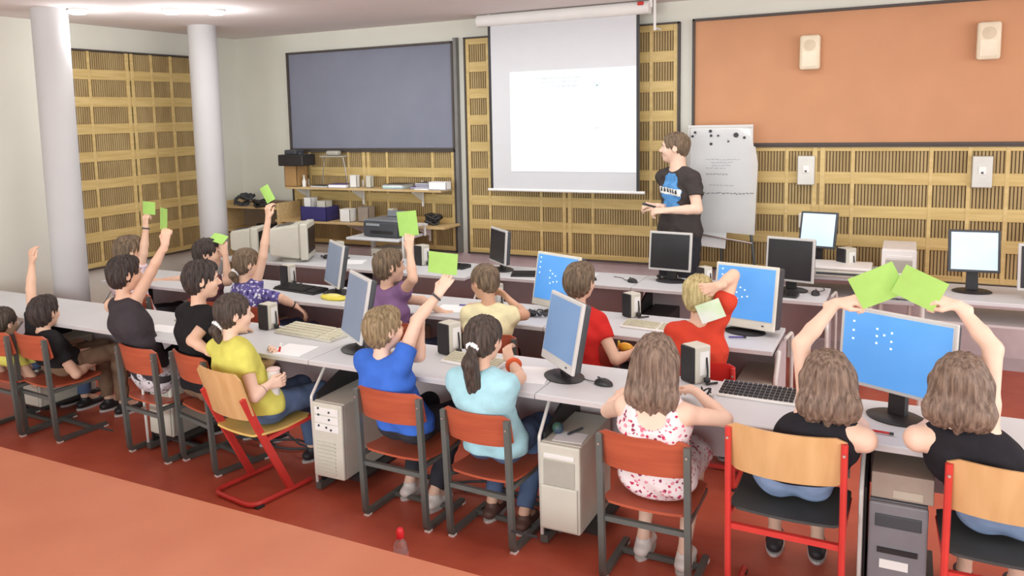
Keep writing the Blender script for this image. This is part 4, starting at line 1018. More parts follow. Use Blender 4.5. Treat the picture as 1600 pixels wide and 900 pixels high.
def person(label, xy, head, yaw=0, k=1.0, seat=.385, hyaw=0, hpitch=0, hroll=0, hair=('short', None), top=None, sleeve=.45, tank=False, bottom=('trousers', None),
           skin=None, R=None, L=None, legs='front', shoe=None, hem=.02, hh=None, group=None, dress=False, neckline=.0, lean=0, stand=False, floor=0., lowres=False, sideburn=True, back_open=False):
    skin = skin or SKIN; shoe = shoe or BLACK
    t = thing('person', label, 'person', (xy[0], xy[1], floor), 0, group)
    org = np.array([xy[0], xy[1], floor]); z_ = np.array([0, 0, 1.])
    head = np.array(head, float); hk = (hh or .105 * k) / .105
    h_ = .105 * hk
    A = frame(yaw); Rt, Fw = A[0], A[1]
    H = frame(hyaw, hpitch, hroll)
    Hc = np.array([xy[0], xy[1], seat + .085 * k])
    N = head - H[2] * h_ * .95 - H[1] * h_ * .25 - z_ * .055 * k
    def sp(u, back=0): return Hc * (1 - u) + N * u - Fw * back * k
    Wc, Ch, Tp = sp(.36, .012), sp(.70, .02), sp(.90, .008)
    tor = []
    for s in (-1, 1):
        tor += [Cc(Hc + Rt * s * .055 * k, Wc + Rt * s * .040 * k, .088 * k, .076 * k, .03), Cc(Wc + Rt * s * .040 * k, Ch + Rt * s * .050 * k, .076 * k, .086 * k, .03),
                Cc(Ch + Rt * s * .050 * k, Tp + Rt * s * .055 * k, .086 * k, .052 * k, .03)]
    tor.append(Cc(Ch, N - z_ * .048 * k - Fw * .004, .080 * k, .054 * k, .03))
    prims = list(tor); arms = {}
    for s, spec in ((1, R), (-1, L)):
        spec = dict(spec or {})
        S = N + Rt * s * .122 * k - z_ * .050 * k
        E = spec.get('e'); W = spec.get('w')
        if E is None: E = S + Rt * s * .05 * k + Fw * .10 * k - z_ * .20 * k
        if W is None: W = np.array(E) - Rt * s * .07 * k + Fw * .17 * k + z_ * .03
        E, W = np.array(E, float), np.array(W, float)
        if E[2] > S[2] + .02: S = S + z_ * .035 * k - Rt * s * .012 * k
        if spec.get('s') is not None: S = np.array(spec['s'], float)
        prims += [Cc(Tp + Rt * s * .05 * k, S, .052 * k, .044 * k, .03), Cc(S, E, .041 * k, .031 * k, .02), Cc(E, E * .65 + W * .35, .031 * k, .0305 * k, .012), Cc(E * .65 + W * .35, W, .0305 * k, .0195 * k, .01)]
        hd = nrm(spec.get('hd', W - E)); n_ = spec.get('n', -z_ if hd[2] < .5 else Fw)
        arms[s] = dict(S=S, E=E, W=W, hd=hd, n=n_, c=spec.get('curl', .35), th=spec.get('thumb', .5))
    prims += [Cc(N - z_ * .03 * k, head - H[2] * h_ * .45 - H[1] * h_ * .2, .043 * k, .040 * k, .025)] if not stand else [Cc(N - z_ * .03 * k, head - H[2] * h_ * .45 - H[1] * h_ * .2, .054 * k, .047 * k, .03)]
    # legs
    lg = {}
    for s in (-1, 1):
        J = Hc + Rt * s * .068 * k
        if stand:
            J = Hc + Rt * s * .085 * k - z_ * .03; K = J + np.array([0, 0, -.44 * k / 1.3]) + Fw * .02 + Rt * s * .01; An = np.array([K[0] - Fw[0] * .03 * 1, K[1] - Fw[1] * .03, floor + .075]); toe = nrm(Fw + Rt * s * .2)
        elif legs == 'tuck': K = J + Fw * .33 * k - z_ * .02 * k + Rt * s * .03; An = K - Fw * .24 * k * (1 if s > 0 else .8); An[2] = .085; toe = Fw
        elif legs == 'side': K = J + Fw * .34 * k + Rt * s * .02; An = K + Fw * .05; An[2] = .085; toe = Fw
        else: K = J + Fw * .35 * k - z_ * .01 + Rt * s * .03; An = K + Fw * .02 - Rt * s * .01; An[2] = .085; toe = Fw
        lg[s] = (J, K, An, toe)
        q = 1.25 if stand else 1
        prims += [Cc(J, K, .070 * k, .047 * k, .03), Cc(K, K * .65 + An * .35, .046 * k, .044 * k, .015), Cc(K * .65 + An * .35, An, .044 * k, .026 * k, .015),
                  Cc(An, An + toe * .10 * k - z_ * .045, .026 * k, .022 * k, .015)]
    hb = .0085 if not lowres else .010
    parts = [(*grow(prims, hb), 0)]
    # head
    hl = lambda c: head + (H[0] * c[0] + H[1] * c[1] + H[2] * c[2]) * h_
    def HE(c, r, kk=.12, op='u'): return El(hl(c), np.array(r) * h_, H, kk * h_, op)
    hp = [HE((0, -.10, .24), (.70, .86, .76)), HE((0, .20, -.32), (.54, .56, .66), .3), HE((0, .54, -.76), (.24, .22, .20), .25), HE((-.30, .52, -.22), (.22, .24, .24), .2), HE((.30, .52, -.22), (.22, .24, .24), .2),
          HE((0, .66, .22), (.44, .14, .12), .15), Cc(hl((0, .74, .10)), hl((0, .95, -.20)), .06 * h_, .10 * h_, .08 * h_), HE((.09, .84, -.24), (.08, .09, .07), .06), HE((-.09, .84, -.24), (.08, .09, .07), .06),
          HE((0, .74, -.47), (.22, .12, .05), .08), HE((0, .72, -.57), (.18, .12, .06), .06),
          HE((.27, .80, .04), (.13, .12, .09), .1, 's'), HE((-.27, .80, .04), (.13, .12, .09), .1, 's')]
    for s in (-1, 1):
        hp += [HE((s * .70, -.12, -.04), (.09, .17, .26), .06), HE((s * .78, -.08, -.02), (.06, .09, .15), .04, 's')]
    hp += [Cc(N - z_ * .0, head - H[2] * h_ * .45 - H[1] * h_ * .2, (.041 if not stand else .052) * k, (.040 if not stand else .047) * k, .02)]
    parts.append((*grow(hp, .0045 if not lowres else .006), 0))
    for s in (1, -1):
        a = arms[s]
        P = hand_prims(a['W'], a['hd'], a['n'], s, k * .97, a['c'], a['th'])
        P.append(Cc(a['E'] * .25 + a['W'] * .75, a['W'], .0225 * k, .0195 * k, .01))
        parts.append((*grow(P, .0036 if not lowres else .0045), 0))
    body = mesh_np('body', parts, skin, t, org)
    for s in (-1, 1):
        bm = NB(); ball(bm, hl((s * .27, .645, .03)) - org, .098 * h_, 2)
        n0 = len(bm.faces); ball(bm, hl((s * .27, .692, .025)) - org, .062 * h_, 1)
        bm.faces.ensure_lookup_table()
        for f in bm.faces[n0:]: f.material_index = 1
        obj('eye', bm, [EYEW, IRIS], body, True)
        bm = NB(); tube(bm, [hl((s * .13, .80, .20)) - org, hl((s * .28, .80, .255)) - org, hl((s * .43, .70, .20)) - org], [.030 * h_, .038 * h_, .018 * h_], 6); obj('eyebrow', bm, hair[1] or H_BR, body, True)
    bm = NB(); ball(bm, (0, 0, 0), 1, 2)
    bmesh.ops.transform(bm, verts=bm.verts, matrix=Matrix(((*(H[0] * .2 * h_),), (*(H[1] * .08 * h_),), (*(H[2] * .055 * h_),))).transposed().to_4x4()); bmesh.ops.translate(bm, verts=bm.verts, vec=[float(v) for v in hl((0, .785, -.52)) - org]); obj('lips', bm, LIPS, body, True)
    # ---- hair
    hs = hair[0]; hm = hair[1]
    if hs != 'none':
        hpz = [HE((0, -.14, .30), (.78, .92, .80))]
        tail = None
        if hs == 'short': hpz += [HE((0, -.50, -.10), (.58, .46, .56), .2)]
        elif hs == 'mop': hpz += [HE((0, -.42, -.12), (.72, .58, .72), .3), HE((0, .30, .72), (.52, .44, .30), .2)]
        elif hs in ('long', 'tail', 'lowtail'): hpz += [HE((0, -.40, -.12), (.70, .56, .66), .3)]
        if hs == 'long':
            ln = hair[2]
            for s in (-1, 0, 1):
                a = hl((s * .38, -.55, -.1)); b = a - z_ * ln * .55 - Fw * .030 + Rt * s * .016; c2 = b - z_ * ln * (.40 + .12 * (s == 0)) + Rt * s * .006 + Fw * .01
                hpz += [Cc(a, b, .050 * hk, .052 * hk, .03, flat=(Fw, .62)), Cc(b, c2, .050 * hk, .018 * hk, .02, flat=(Fw, .6))]
            for s in (-1, 1): hpz += [Cc(hl((s * .66, -.15, .1)), hl((s * .66, -.2, -1.0)) - z_ * ln * .15, .026 * hk, .022 * hk, .03)]
        # open the face and the ears
        hpz += [HE((0, .86, -.22), (.60, .66, .80), .1, 's')]
        if hs in ('short', 'tail', 'lowtail'): hpz += [HE((s * .86, .02, -.36), (.26, .36, .42), .08, 's') for s in (-1, 1)]
        if hs == 'short': hpz += [HE((0, -.1, -1.25), (1.2, 1.2, .62), .1, 's')]
        if hs == 'mop': hpz += [HE((0, -.1, -1.5), (1.2, 1.2, .72), .1, 's'), HE((0, .25, -.75), (1.0, .5, .5), .1, 's')]
        H0, Hr, Hf = hl((0, -.1, .2)), H[0], H[1]
        am = .022 * h_ if hs != 'mop' else .036 * h_
        def hd_(X, Y, Z):
            x, y, z = X - f4(H0[0]), Y - f4(H0[1]), Z - f4(H0[2])
            u = x * f4(Hr[0]) + y * f4(Hr[1]); v = x * f4(Hf[0]) + y * f4(Hf[1]); a = np.arctan2(v, u)
            return f4(am) * (np.sin(a * 13 + (1.0 if hs in ('long', 'tail') else 2.2) * np.sin(z * 22 + label.__len__())) + f4(.8) * np.sin(a * 29 + 1.2 * np.sin(z * 17)) + f4(.7) * np.sin(u * 190 + 1.2 * np.sin(z * 16)) * (1.2 if hs in ('long', 'tail') else .4))
        ho = mesh_np('hair', [(*grow(hpz, .0042 if not lowres else .006, disp=hd_), 0)], hm, t, org, 0)
        if hs in ('tail', 'lowtail'):
            b0 = hl((0, -.92, -.28)); ln = hair[2]
            if hs == 'lowtail': b0 = hl((0, -.85, -.55))
            tp = [Cc(hl((0, -.6, -.2)), b0, .04 * hk, .022, .02), Cc(b0, b0 - H[1] * .022 - z_ * ln * .3, .022, .040 if hs == 'tail' else .024, .01),
                  Cc(b0 - H[1] * .022 - z_ * ln * .3, b0 - H[1] * .0 - z_ * ln * .75, .040 if hs == 'tail' else .024, .036 if hs == 'tail' else .02, .01, ), Cc(b0 - z_ * ln * .75, b0 - z_ * ln + Rt * .01, .030 if hs == 'tail' else .02, .012, .01)]
            if hs == 'tail': tp += [Cc(b0 - H[1] * .02 - z_ * ln * .2 + Rt * q * .012, b0 - z_ * ln * .95 + Rt * q * .035, .02, .010, .01) for q in (-1, 1)]
            mesh_np('ponytail', [(*grow(tp, .0042, disp=hd_), 0)], hm, ho, org, 0)
            bm = NB(); tie = nrm(-H[1] * .6 - z_ * .5)
            for q in range(10):
                a = q * 2 * math.pi / 10; u_ = nrm(np.cross(tie, Rt)); c_ = b0 + (Rt * math.cos(a) + u_ * math.sin(a)) * .022
                ball(bm, c_ - org, .013, 1)
            obj('hair_tie', bm, PAPER, ho, True)
    # ---- top
    if top is not None:
        g_ = .012 * k
        sh = [dict(p, ra=p['ra'] + g_ + (.009 * k if p['rb'] == .076 * k and p['ra'] > .08 * k else 0), rb=p['rb'] + g_) for p in tor]
        for s in (-1, 1):
            a = arms[s]; S, E = a['S'], a['E']
            if tank:
                sh += [Cc(Tp + Rt * s * .035 * k, N + Rt * s * .085 * k - z_ * .035 * k, .045 * k, .038 * k, .02)]
            else:
                sh += [Cc(Tp + Rt * s * .05 * k, S, .052 * k + g_, .046 * k + g_, .03)]
                sleeve_ = (R if s > 0 else L or {}) or {}; sleeve_ = sleeve_.get('sl', sleeve); fr = min(sleeve_, 1.0); en = S + (E - S) * fr; d = nrm(E - S)
                sh += [Cc(S, en, .041 * k + g_, (.041 - .010 * fr) * k + g_ * (1.25 if sleeve_ < 1 else 1), .025, cut=None if sleeve_ > 1 else (en, d))]
                if sleeve_ > 1:
                    W = a['W']; e2 = E + (W - E) * (sleeve_ - 1); sh += [Cc(E, e2, .031 * k + g_, .025 * k + g_, .02, cut=(e2, nrm(W - E)))]
        if dress:
            for s in (-1, 1):
                J, K, An, toe = lg[s]; K2 = J * .12 + K * .88
                sh += [Cc(J, K2, .082 * k, .078 * k, .05)]
            sh += [Cc(Hc, Hc + Fw * .26 * k, .10 * k, .095 * k, .05)]
        # neckline
        sh += [dict(Cc(N + Fw * .012 + z_ * .07 * k, N + z_ * (.026 - neckline * .12) * k + Fw * .016, (.054 + neckline * .2) * k, (.046 + neckline * .15) * k, .010), op='s')]
        if back_open: sh += [dict(Cc(N + z_ * .03 * k - Fw * .05, N - Fw * .07 - z_ * .05 * k, .075 * k, .06 * k, .015), op='s')]
        cuts = []
        if not dress: cuts = [(Hc - z_ * (hem + (.0 if not stand else .03)) * 1.0, -z_)]
        mesh_np('dress' if dress else 'shirt', [(*grow(sh, .0075 if not lowres else .010, disp=wrinkle(.0042 * k, .9, len(label) * .7), cuts=cuts), 0)], top, t, org)
    # ---- bottom
    kind, bmt = bottom
    if kind and bmt is not None:
        bp = [dict(p, ra=p['ra'] + .008 * k, rb=p['rb'] + .004 * k) for p in tor if abs(p['a'][2] - Hc[2]) < .001]
        for s in (-1, 1):
            J, K, An, toe = lg[s]
            if kind == 'shorts': e = J * .45 + K * .55; bp += [Cc(J, e, .080 * k, .072 * k, .03, cut=(e, nrm(K - J)))]
            elif kind == 'skirt': e = J * .2 + K * .8; bp += [Cc(J, e, .084 * k, .080 * k, .06, cut=(e, nrm(K - J)))]
            else:
                e = K * .06 + An * .94; bp += [Cc(J, K, .078 * k, .057 * k, .03), Cc(K, e, .056 * k, .044 * k, .02, cut=(e, nrm(An - K)))]
        if kind == 'skirt': bp += [Cc(Hc, Hc + Fw * .22 * k, .09 * k, .085 * k, .06)]
        mesh_np({'trousers': 'trousers', 'shorts': 'shorts', 'skirt': 'skirt'}[kind], [(*grow(bp, .0085 if not lowres else .011, disp=wrinkle(.004, 1.0, 1 + len(label)), cuts=[(Wc - z_ * .01, z_)]), 0)], bmt, t, org)
    # ---- shoes
    for s in (-1, 1):
        J, K, An, toe = lg[s]; sd = np.cross(toe, z_); fx = np.array([An[0], An[1], floor])
        q = k if not stand else k * .97
        sp_ = [Cc(fx - toe * .035 * q + z_ * .035, fx + toe * .11 * q + z_ * .030, .034 * q, .034 * q, .02, flat=(z_, .8)), Cc(fx + z_ * .05, fx + z_ * .075, .034 * q, .032 * q, .02)]
        sp_ += [dict(Cc(fx + z_ * .085, fx + z_ * .13, .026 * q, .03 * q, .006), op='s')]
        so = mesh_np('shoe', [(*grow(sp_, .006, cuts=[(fx + z_ * .006, -z_)]), 0)], shoe, t, org)
        bm = NB(); c0 = fx + toe * .038 * q - org; n_ = 20; ring = []
        for zz in (.0, .014): ring.append([bm.verts.new([float(v) for v in c0 + toe * math.cos(2 * math.pi * i / n_) * .112 * q + sd * math.sin(2 * math.pi * i / n_) * .040 * q + z_ * zz]) for i in range(n_)])
        for i in range(n_): bm.faces.new((ring[0][i], ring[0][(i + 1) % n_], ring[1][(i + 1) % n_], ring[1][i]))
        bm.faces.new(ring[0][::-1]); bm.faces.new(ring[1]); obj('sole', bm, GREYB, so)
    t['_a'] = 0; del t['_a']
    return t, arms, dict(N=N, Hc=Hc, Rt=Rt, Fw=Fw, head=head, H=H, h=h_, org=org)
def bracelet(t, arms, s, pos, m, r=.026, w=.008, name='bracelet', info=None):
    a = arms[s]; d = nrm(a['W'] - a['E']); c = a['W'] - d * pos - info['org']; u = nrm(np.cross(d, [0.1, .2, 1])); v = np.cross(d, u)
    bm = NB(); tube(bm, [c + (u * math.cos(q) + v * math.sin(q)) * r for q in np.linspace(0, 2 * math.pi, 16, endpoint=False)], w, 6, closed=True)
    return obj(name, bm, m, t, True)
def green_card(label, c, w_=.150, h_=.108, roll=0, yaw=0, tilt=0, m=GREEN, bend=.006, m2=None):
    bm = NB(); n = 8; f, b = [], []
    for i in range(n + 1):
        u = i / n - .5
        f.append([bm.verts.new((u * w_, -bend * math.cos(u * 3) - .0006, s * h_ / 2)) for s in (-1, 1)]); b.append([bm.verts.new((u * w_, -bend * math.cos(u * 3) + .0006, s * h_ / 2)) for s in (-1, 1)])
    for i in range(n):
        bm.faces.new((f[i][0], f[i + 1][0], f[i + 1][1], f[i][1])); bm.faces.new((b[i][0], b[i][1], b[i + 1][1], b[i + 1][0]))
        for s in (0, 1): bm.faces.new((f[i][s], f[i + 1][s], b[i + 1][s], b[i][s]))
    for i in (0, n): bm.faces.new((f[i][0], f[i][1], b[i][1], b[i][0]))
    M = Matrix.Rotation(R_(yaw), 4, 'Z') @ Matrix.Rotation(R_(tilt), 4, 'X') @ Matrix.Rotation(R_(roll), 4, 'Y')
    bmesh.ops.transform(bm, verts=bm.verts, matrix=M)
    o = obj('green_card', bm, m, None, True, loc=c)
    return tag(o, label, 'card', 'green voting cards')

JEANS = cloth('jeans_blue', (88, 106, 138)); JEANL = cloth('jeans_light', (136, 154, 186)); DTROU = cloth('dark_trousers', (58, 58, 64)); TANS = cloth('tan_trousers', (128, 104, 84))
FLORAL = spotted('floral_pink', (240, 226, 226), [(196, 60, 92), (222, 120, 140), (150, 60, 90), (230, 150, 165)], 46, .36)
PFLOR = spotted('floral_purple', (96, 88, 148), [(206, 204, 226), (150, 144, 190), (52, 44, 92), (226, 226, 240)], 46, .42)
SKF = spotted('skirt_pattern', (214, 206, 210), [(140, 134, 140), (180, 172, 180), (236, 232, 236), (110, 106, 112)], 50, .4)
SHOEW = mat('shoe_white', (226, 220, 214), .5); SHOEB = mat('shoe_brown', (96, 70, 62), .5); SHOED = mat('shoe_dark', (52, 50, 54), .5)
def A3(px, py, Y): return at(px, py, Y=Y)

# ---- front row, left to right
# boy in blue T-shirt with raised arm and watch
c = A3(601, 514, 3.30)
t, ar, inf = person('child in a blue T-shirt raising an arm with a watch, seen from behind', (-2.19, 3.375), c, yaw=-6, hyaw=-24, hpitch=2, hair=('mop', H_LB), top=cloth('blue_tshirt', (66, 112, 206)), sleeve=.42,
    R=dict(e=A3(652, 500, 3.42), w=A3(684, 461, 3.50), hd=(.45, .2, .8), n=(-.3, .95, 0), curl=.45, thumb=.9), L=dict(e=A3(655, 556, 3.42), w=A3(657, 524, 3.46), hd=(0, -.1, 1), n=(.2, -.9, 0), curl=.6),
    bottom=('trousers', DTROU), legs='tuck', shoe=SHOEW, skin=SKINP)
bracelet(t, ar, 1, .012, DGREY, .024, .006, 'wristwatch', inf)
green_card('green card held beside the hand with the watch, lowest in the middle of the photo', A3(692, 411, 3.53), .152, .108, roll=5, yaw=12)
# girl with ponytail
c = A3(757, 530, 3.30)
t, ar, inf = person('girl in a pale blue top with a dark ponytail tied in a white scrunchie', (-1.675, 3.36), c, yaw=0, hyaw=-6, hpitch=-8, hair=('tail', H_DK, .24), top=cloth('pale_blue_top', (170, 216, 226)), sleeve=.35,
    R=dict(e=A3(812, 590, 3.42), w=A3(800, 566, 3.60), hd=(-.5, .4, .6), curl=.6), L=dict(e=A3(728, 580, 3.45), w=A3(733, 560, 3.58), hd=(.3, .6, .7), curl=.6),
    bottom=('trousers', JEANS), legs='tuck', shoe=SHOEB, hem=.05)
bracelet(t, ar, 1, .05, mat('orange_band', (226, 96, 50), .5), .030, .012, 'bracelet', inf)
# girl in floral dress
c = A3(1026, 562, 3.26)
t, ar, inf = person('girl in a sleeveless pink floral dress with long brown hair', (-.90, 3.34), c, yaw=0, hyaw=3, hpitch=-6, hair=('long', H_CH, .22), top=FLORAL, tank=True, dress=True,
    R=dict(e=A3(1133, 655, 3.35), w=A3(1088, 612, 3.52), hd=(-.6, .6, 0), curl=.5), L=dict(e=A3(950, 642, 3.38), w=A3(975, 612, 3.55), hd=(.5, .7, 0), curl=.5),
    bottom=('', None), legs='tuck', shoe=SHOEW, skin=SKINP, neckline=.25, back_open=True)
# girl in black top
c = A3(1293, 592, 3.26)
t, ar, inf = person('girl in a black top with long brown hair stretching one arm up', (-.355, 3.385), c, yaw=4, hyaw=10, hpitch=-4, k=1.02, seat=.46, hair=('long', H_CH, .13), top=cloth('black_top', (40, 38, 42)), tank=True,
    L=dict(s=A3(1264, 628, 3.28), e=A3(1251, 538, 3.32), w=A3(1306, 474, 3.38), hd=(.95, .1, .25), n=(0, .4, -1), curl=1.05, thumb=.9), R=dict(e=A3(1345, 668, 3.42), w=A3(1330, 650, 3.60), hd=(-.5, .8, 0), curl=.4),
    bottom=('shorts', JEANL), legs='side', shoe=SHOED, skin=SKINP, hem=.0)
green_card('large green card held up over the blue monitor by the girl in black', A3(1371, 446, 3.36), .165, .125, roll=-27, yaw=5)
# girl in yellow
c = A3(366, 490, 3.24)
t, ar, inf = person('girl in a yellow T-shirt holding a white cup, dark hair tied low', (-3.06, 3.28), c, yaw=-14, hyaw=-32, hpitch=-4, hair=('lowtail', H_DK, .09), top=cloth('yellow_tshirt', (216, 210, 104)), sleeve=.5,
    R=dict(e=A3(398, 620, 3.12), w=A3(418, 603, 3.20), hd=(.55, .8, .15), n=(-.8, .55, 0), curl=.55, thumb=.7), L=dict(e=A3(385, 570, 3.42), w=A3(423, 566, 3.44), hd=(.5, .1, .8), n=(0, -.9, 0), curl=.8),
    bottom=('trousers', JEANS), legs='side', shoe=SHOED, skin=SKINP)
bracelet(t, ar, 1, .03, DGREY, .023, .003, 'bracelet', inf)
p = A3(428, 596, 3.275)
t = thing('paper_cup', 'tall white cup held in the hand of the girl in yellow', 'cup', (p[0], p[1], p[2] - .075))
obj('wall', lathe(NB(), [(.030, 0), (.034, .135), (.035, .14)], 22), WHITE, t, True); obj('lid', lathe(NB(), [(.037, .138), (.037, .146), (.031, .150)], 22), mat('cup_lid', (226, 200, 192), .5), t, True)
for q, (px, py, mm, lb) in enumerate(((436, 550, REDPL, 'red pen in the hand of the girl in yellow'), (418, 552, DGREY, 'dark pen in the hand of the girl in yellow'))):
    p = A3(px, py, 3.44); t = thing('pen', lb, 'pen', p); obj('barrel', tube(NB(), [(-.01, 0, -.03), (.012, 0, .035)], .006, 8), mm, t, True); obj('cap', tube(NB(), [(.012, 0, .035), (.018, 0, .052)], .007, 8), WHITE, t, True)
# boy in black shirt
c = A3(316, 437, 3.36)
t, ar, inf = person('child in a black T-shirt with dark hair, behind the girl in yellow', (-3.62, 3.42), c, yaw=-12, hyaw=-38, hpitch=-3, hair=('mop', H_BK), top=cloth('black_tshirt', (38, 36, 38)), sleeve=.5,
    R=dict(e=A3(300, 532, 3.20), w=A3(334, 554, 3.24), hd=(.6, .5, -.2), curl=.5), bottom=('trousers', TANS), legs='front', shoe=SHOED)
# vest boy at the left
t, ar, inf = person('child in a dark vest at the left, arm raised in a fist with a card', (-4.03, 3.42), A3(196, 428, 3.36), yaw=-8, hyaw=-20, hair=('mop', H_BK), top=cloth('dark_vest', (66, 60, 64)), tank=True,
    R=dict(s=A3(208, 476, 3.36), e=A3(236, 425, 3.40), w=A3(258, 382, 3.44), hd=(.1, .1, 1), n=(-.5, .8, 0), curl=1.05, thumb=.9), L=dict(e=A3(228, 500, 3.55), w=A3(205, 490, 3.62), curl=.5), bottom=('skirt', SKF), legs='front', shoe=SHOED)
green_card('narrow green card seen edge-on in the raised fist at the far left', A3(256, 342, 3.46), .11, .13, roll=-12, yaw=-62)
# children in the blurred left border
t, ar, inf = person('child with dark hair left of the raised fist, near the left edge of the photo', (A3(70, 488, 3.32)[0] + .03, 3.38), A3(70, 488, 3.32), yaw=-6, hyaw=10, hair=('mop', H_BK), top=cloth('black_tshirt', (38, 36, 38)), sleeve=.5,
    bottom=('trousers', TANS), legs='front', lowres=True, L=dict(e=A3(48, 452, 3.42), w=A3(50, 412, 3.46), hd=(0, 0, 1), curl=.5))
t, ar, inf = person('child in a yellow T-shirt cut off by the left edge of the photo', (A3(5, 505, 3.24)[0] + .03, 3.34), A3(5, 505, 3.24), yaw=0, hyaw=10, hair=('short', H_DK), top=cloth('yellow_tshirt', (216, 210, 104)), sleeve=.5, bottom=('trousers', JEANS), legs='front', lowres=True)
# child in the blurred right border
c = A3(1503, 600, 3.24)
t, ar, inf = person('girl in a black top at the right edge, arm up with a card', (.36, 3.38), c, yaw=0, hyaw=-8, k=1.02, seat=.46, hair=('long', H_CH, .12), top=cloth('black_top', (40, 38, 42)), tank=True, lowres=True,
    R=dict(s=A3(1540, 632, 3.26), e=A3(1552, 545, 3.30), w=A3(1498, 478, 3.34), hd=(-.95, .1, .25), n=(0, .4, -1), curl=1.05, thumb=.9), L=dict(e=A3(1455, 666, 3.44), w=A3(1478, 640, 3.60), hd=(.5, .8, 0), curl=.4), bottom=('shorts', JEANL), legs='side', shoe=SHOED, skin=SKINP, hem=.0)
green_card('green card held up by the child at the right edge of the photo', A3(1437, 450, 3.33), .15, .115, roll=24, yaw=-5)

# ---- second row
c = A3(609, 416, 4.38)
t, ar, inf = person('child in a purple T-shirt in the second row holding a card straight up', (-2.90, 4.38), c, yaw=-6, hyaw=-40, hair=('mop', H_BR), top=cloth('purple_tshirt', (134, 102, 142)), sleeve=.4,
    R=dict(s=A3(628, 458, 4.36), e=A3(645, 436, 4.30), w=A3(640, 392, 4.42), hd=(0, 0, 1), n=(-.3, .9, 0), curl=.5, thumb=.9), L=dict(e=A3(660, 470, 4.5), w=A3(690, 487, 4.6), hd=(.9, .4, -.1), curl=.6), bottom=('trousers', JEANS), legs='front')
green_card('green card held straight up before the printer', A3(637, 349, 4.44), .135, .158, roll=-6, yaw=10)
c = A3(757, 441, 4.36)
t, ar, inf = person('child in a cream T-shirt in the second row with a hand behind the ear', (-2.22, 4.34), c, yaw=16, hyaw=62, hpitch=-10, hair=('short', H_BR), top=cloth('cream_tshirt', (234, 226, 182)), sleeve=.45, skin=SKINT,
    R=dict(e=A3(820, 492, 4.45), w=A3(795, 468, 4.52), hd=(-.8, .1, .55), n=(-.3, -.6, -.3), curl=.6), L=dict(e=A3(728, 510, 4.5), w=A3(735, 478, 4.66), hd=(.3, .9, 0), curl=.4), bottom=('trousers', DTROU), legs='front')
c = A3(907, 440, 4.36)
t, ar, inf = person('child in a bright red T-shirt in the second row holding an orange snack', (-1.57, 4.34), c, yaw=-10, hyaw=-12, hair=('mop', H_BR), top=cloth('red_tshirt', (206, 48, 44)), sleeve=.5,
    R=dict(e=A3(962, 562, 4.25), w=A3(985, 552, 4.38), hd=(.7, .6, .2), n=(-.6, .3, .3), curl=.8), bottom=('trousers', DTROU), legs='front')
p = A3(978, 543, 4.42)
t = thing('snack_bag', 'orange and yellow snack bag in the hand of the child in bright red', 'snack', p, R_(-10))
bm = NB(); ball(bm, (0, 0, 0), .05, 2, (1, .35, .6)); obj('bag', bm, mat('bag_orange', (240, 160, 50), .45, rgb2=(244, 200, 70), scale=14), t, True)
obj('bag_rim', box(NB(), (-.045, 0, .008), (.012, .012, .05), bev=.003), YEL, t)
c = A3(1092, 462, 4.36)
t, ar, inf = person('blond child in an orange-red top with a hand behind the head holding a card', (-.93, 4.34), c, yaw=6, hyaw=12, hpitch=-4, hair=('mop', H_BL), top=cloth('orange_red_top', (208, 70, 50)), sleeve=.25, neckline=.14,
    R=dict(s=A3(1132, 472, 4.34), e=A3(1146, 430, 4.40), w=A3(1122, 447, 4.27), hd=(-.9, -.1, -.25), n=(0, .9, 0), curl=.35), L=dict(), bottom=('trousers', DTROU), legs='front')
green_card('white-edged green card hanging from the hand behind the blond head', A3(1110, 486, 4.235), .13, .10, roll=-24, yaw=0, m=mat('card_back_green', (196, 222, 168), .8, rgb2=(236, 240, 232), scale=5))
c = A3(387, 412, 4.38)
t, ar, inf = person('girl in a purple patterned blouse in the second row, one arm straight up', (-4.02, 4.38), c, yaw=-14, hyaw=-30, hpitch=-4, hair=('lowtail', H_BR, .07), top=PFLOR, sleeve=1.0,
    L=dict(sl=.28, s=A3(398, 450, 4.40), e=A3(411, 400, 4.42), w=A3(419, 342, 4.45), hd=(0, 0, 1), n=(.2, .9, 0), curl=.6, thumb=.9), R=dict(e=A3(438, 466, 4.38), w=A3(462, 478, 4.47), hd=(.6, .4, -.6), curl=.4), bottom=('trousers', JEANS), legs='front')
bracelet(t, ar, 1, .02, BLACK, .023, .005, 'bracelet', inf)
green_card('bright green card held highest in the photo, before the corner shelf', A3(418, 303, 4.46), .075, .12, roll=-28, yaw=10)
c = A3(325, 396, 4.40)
t, ar, inf = person('dark haired child in the second row half hidden, raising a hand by the face', (-4.52, 4.38), c, yaw=-10, hyaw=-50, hair=('mop', H_BK), top=cloth('dark_rose_top', (96, 66, 74)), sleeve=.5,
    R=dict(e=A3(357, 440, 4.42), w=A3(352, 398, 4.44), hd=(-.2, 0, 1), n=(-.5, .6, 0), curl=.8, thumb=.8), bottom=('trousers', DTROU), legs='front', lowres=True)
green_card('green card lying flat in the hand before the white column base', A3(341, 373, 4.44), .12, .09, roll=22, yaw=30, tilt=-55)
c = A3(202, 392, 4.40)
t, ar, inf = person('person in a pale pink top at the left, raised arm with a bracelet', (-5.28, 4.38), c, yaw=-14, hyaw=-20, hair=('mop', H_BR), top=cloth('pink_top', (232, 208, 214)), sleeve=.6, k=1.1,
    R=dict(s=A3(214, 432, 4.42), e=A3(224, 396, 4.44), w=A3(228, 356, 4.48), hd=(0, 0, 1), n=(0, .9, 0), curl=1.0, thumb=.9), L=dict(e=A3(250, 442, 4.7), w=A3(285, 434, 4.75), hd=(.9, .3, 0), curl=.4), bottom=('trousers', DTROU), legs='front', lowres=True)
bracelet(t, ar, 1, .005, DGREY, .026, .006, 'bracelet', inf)
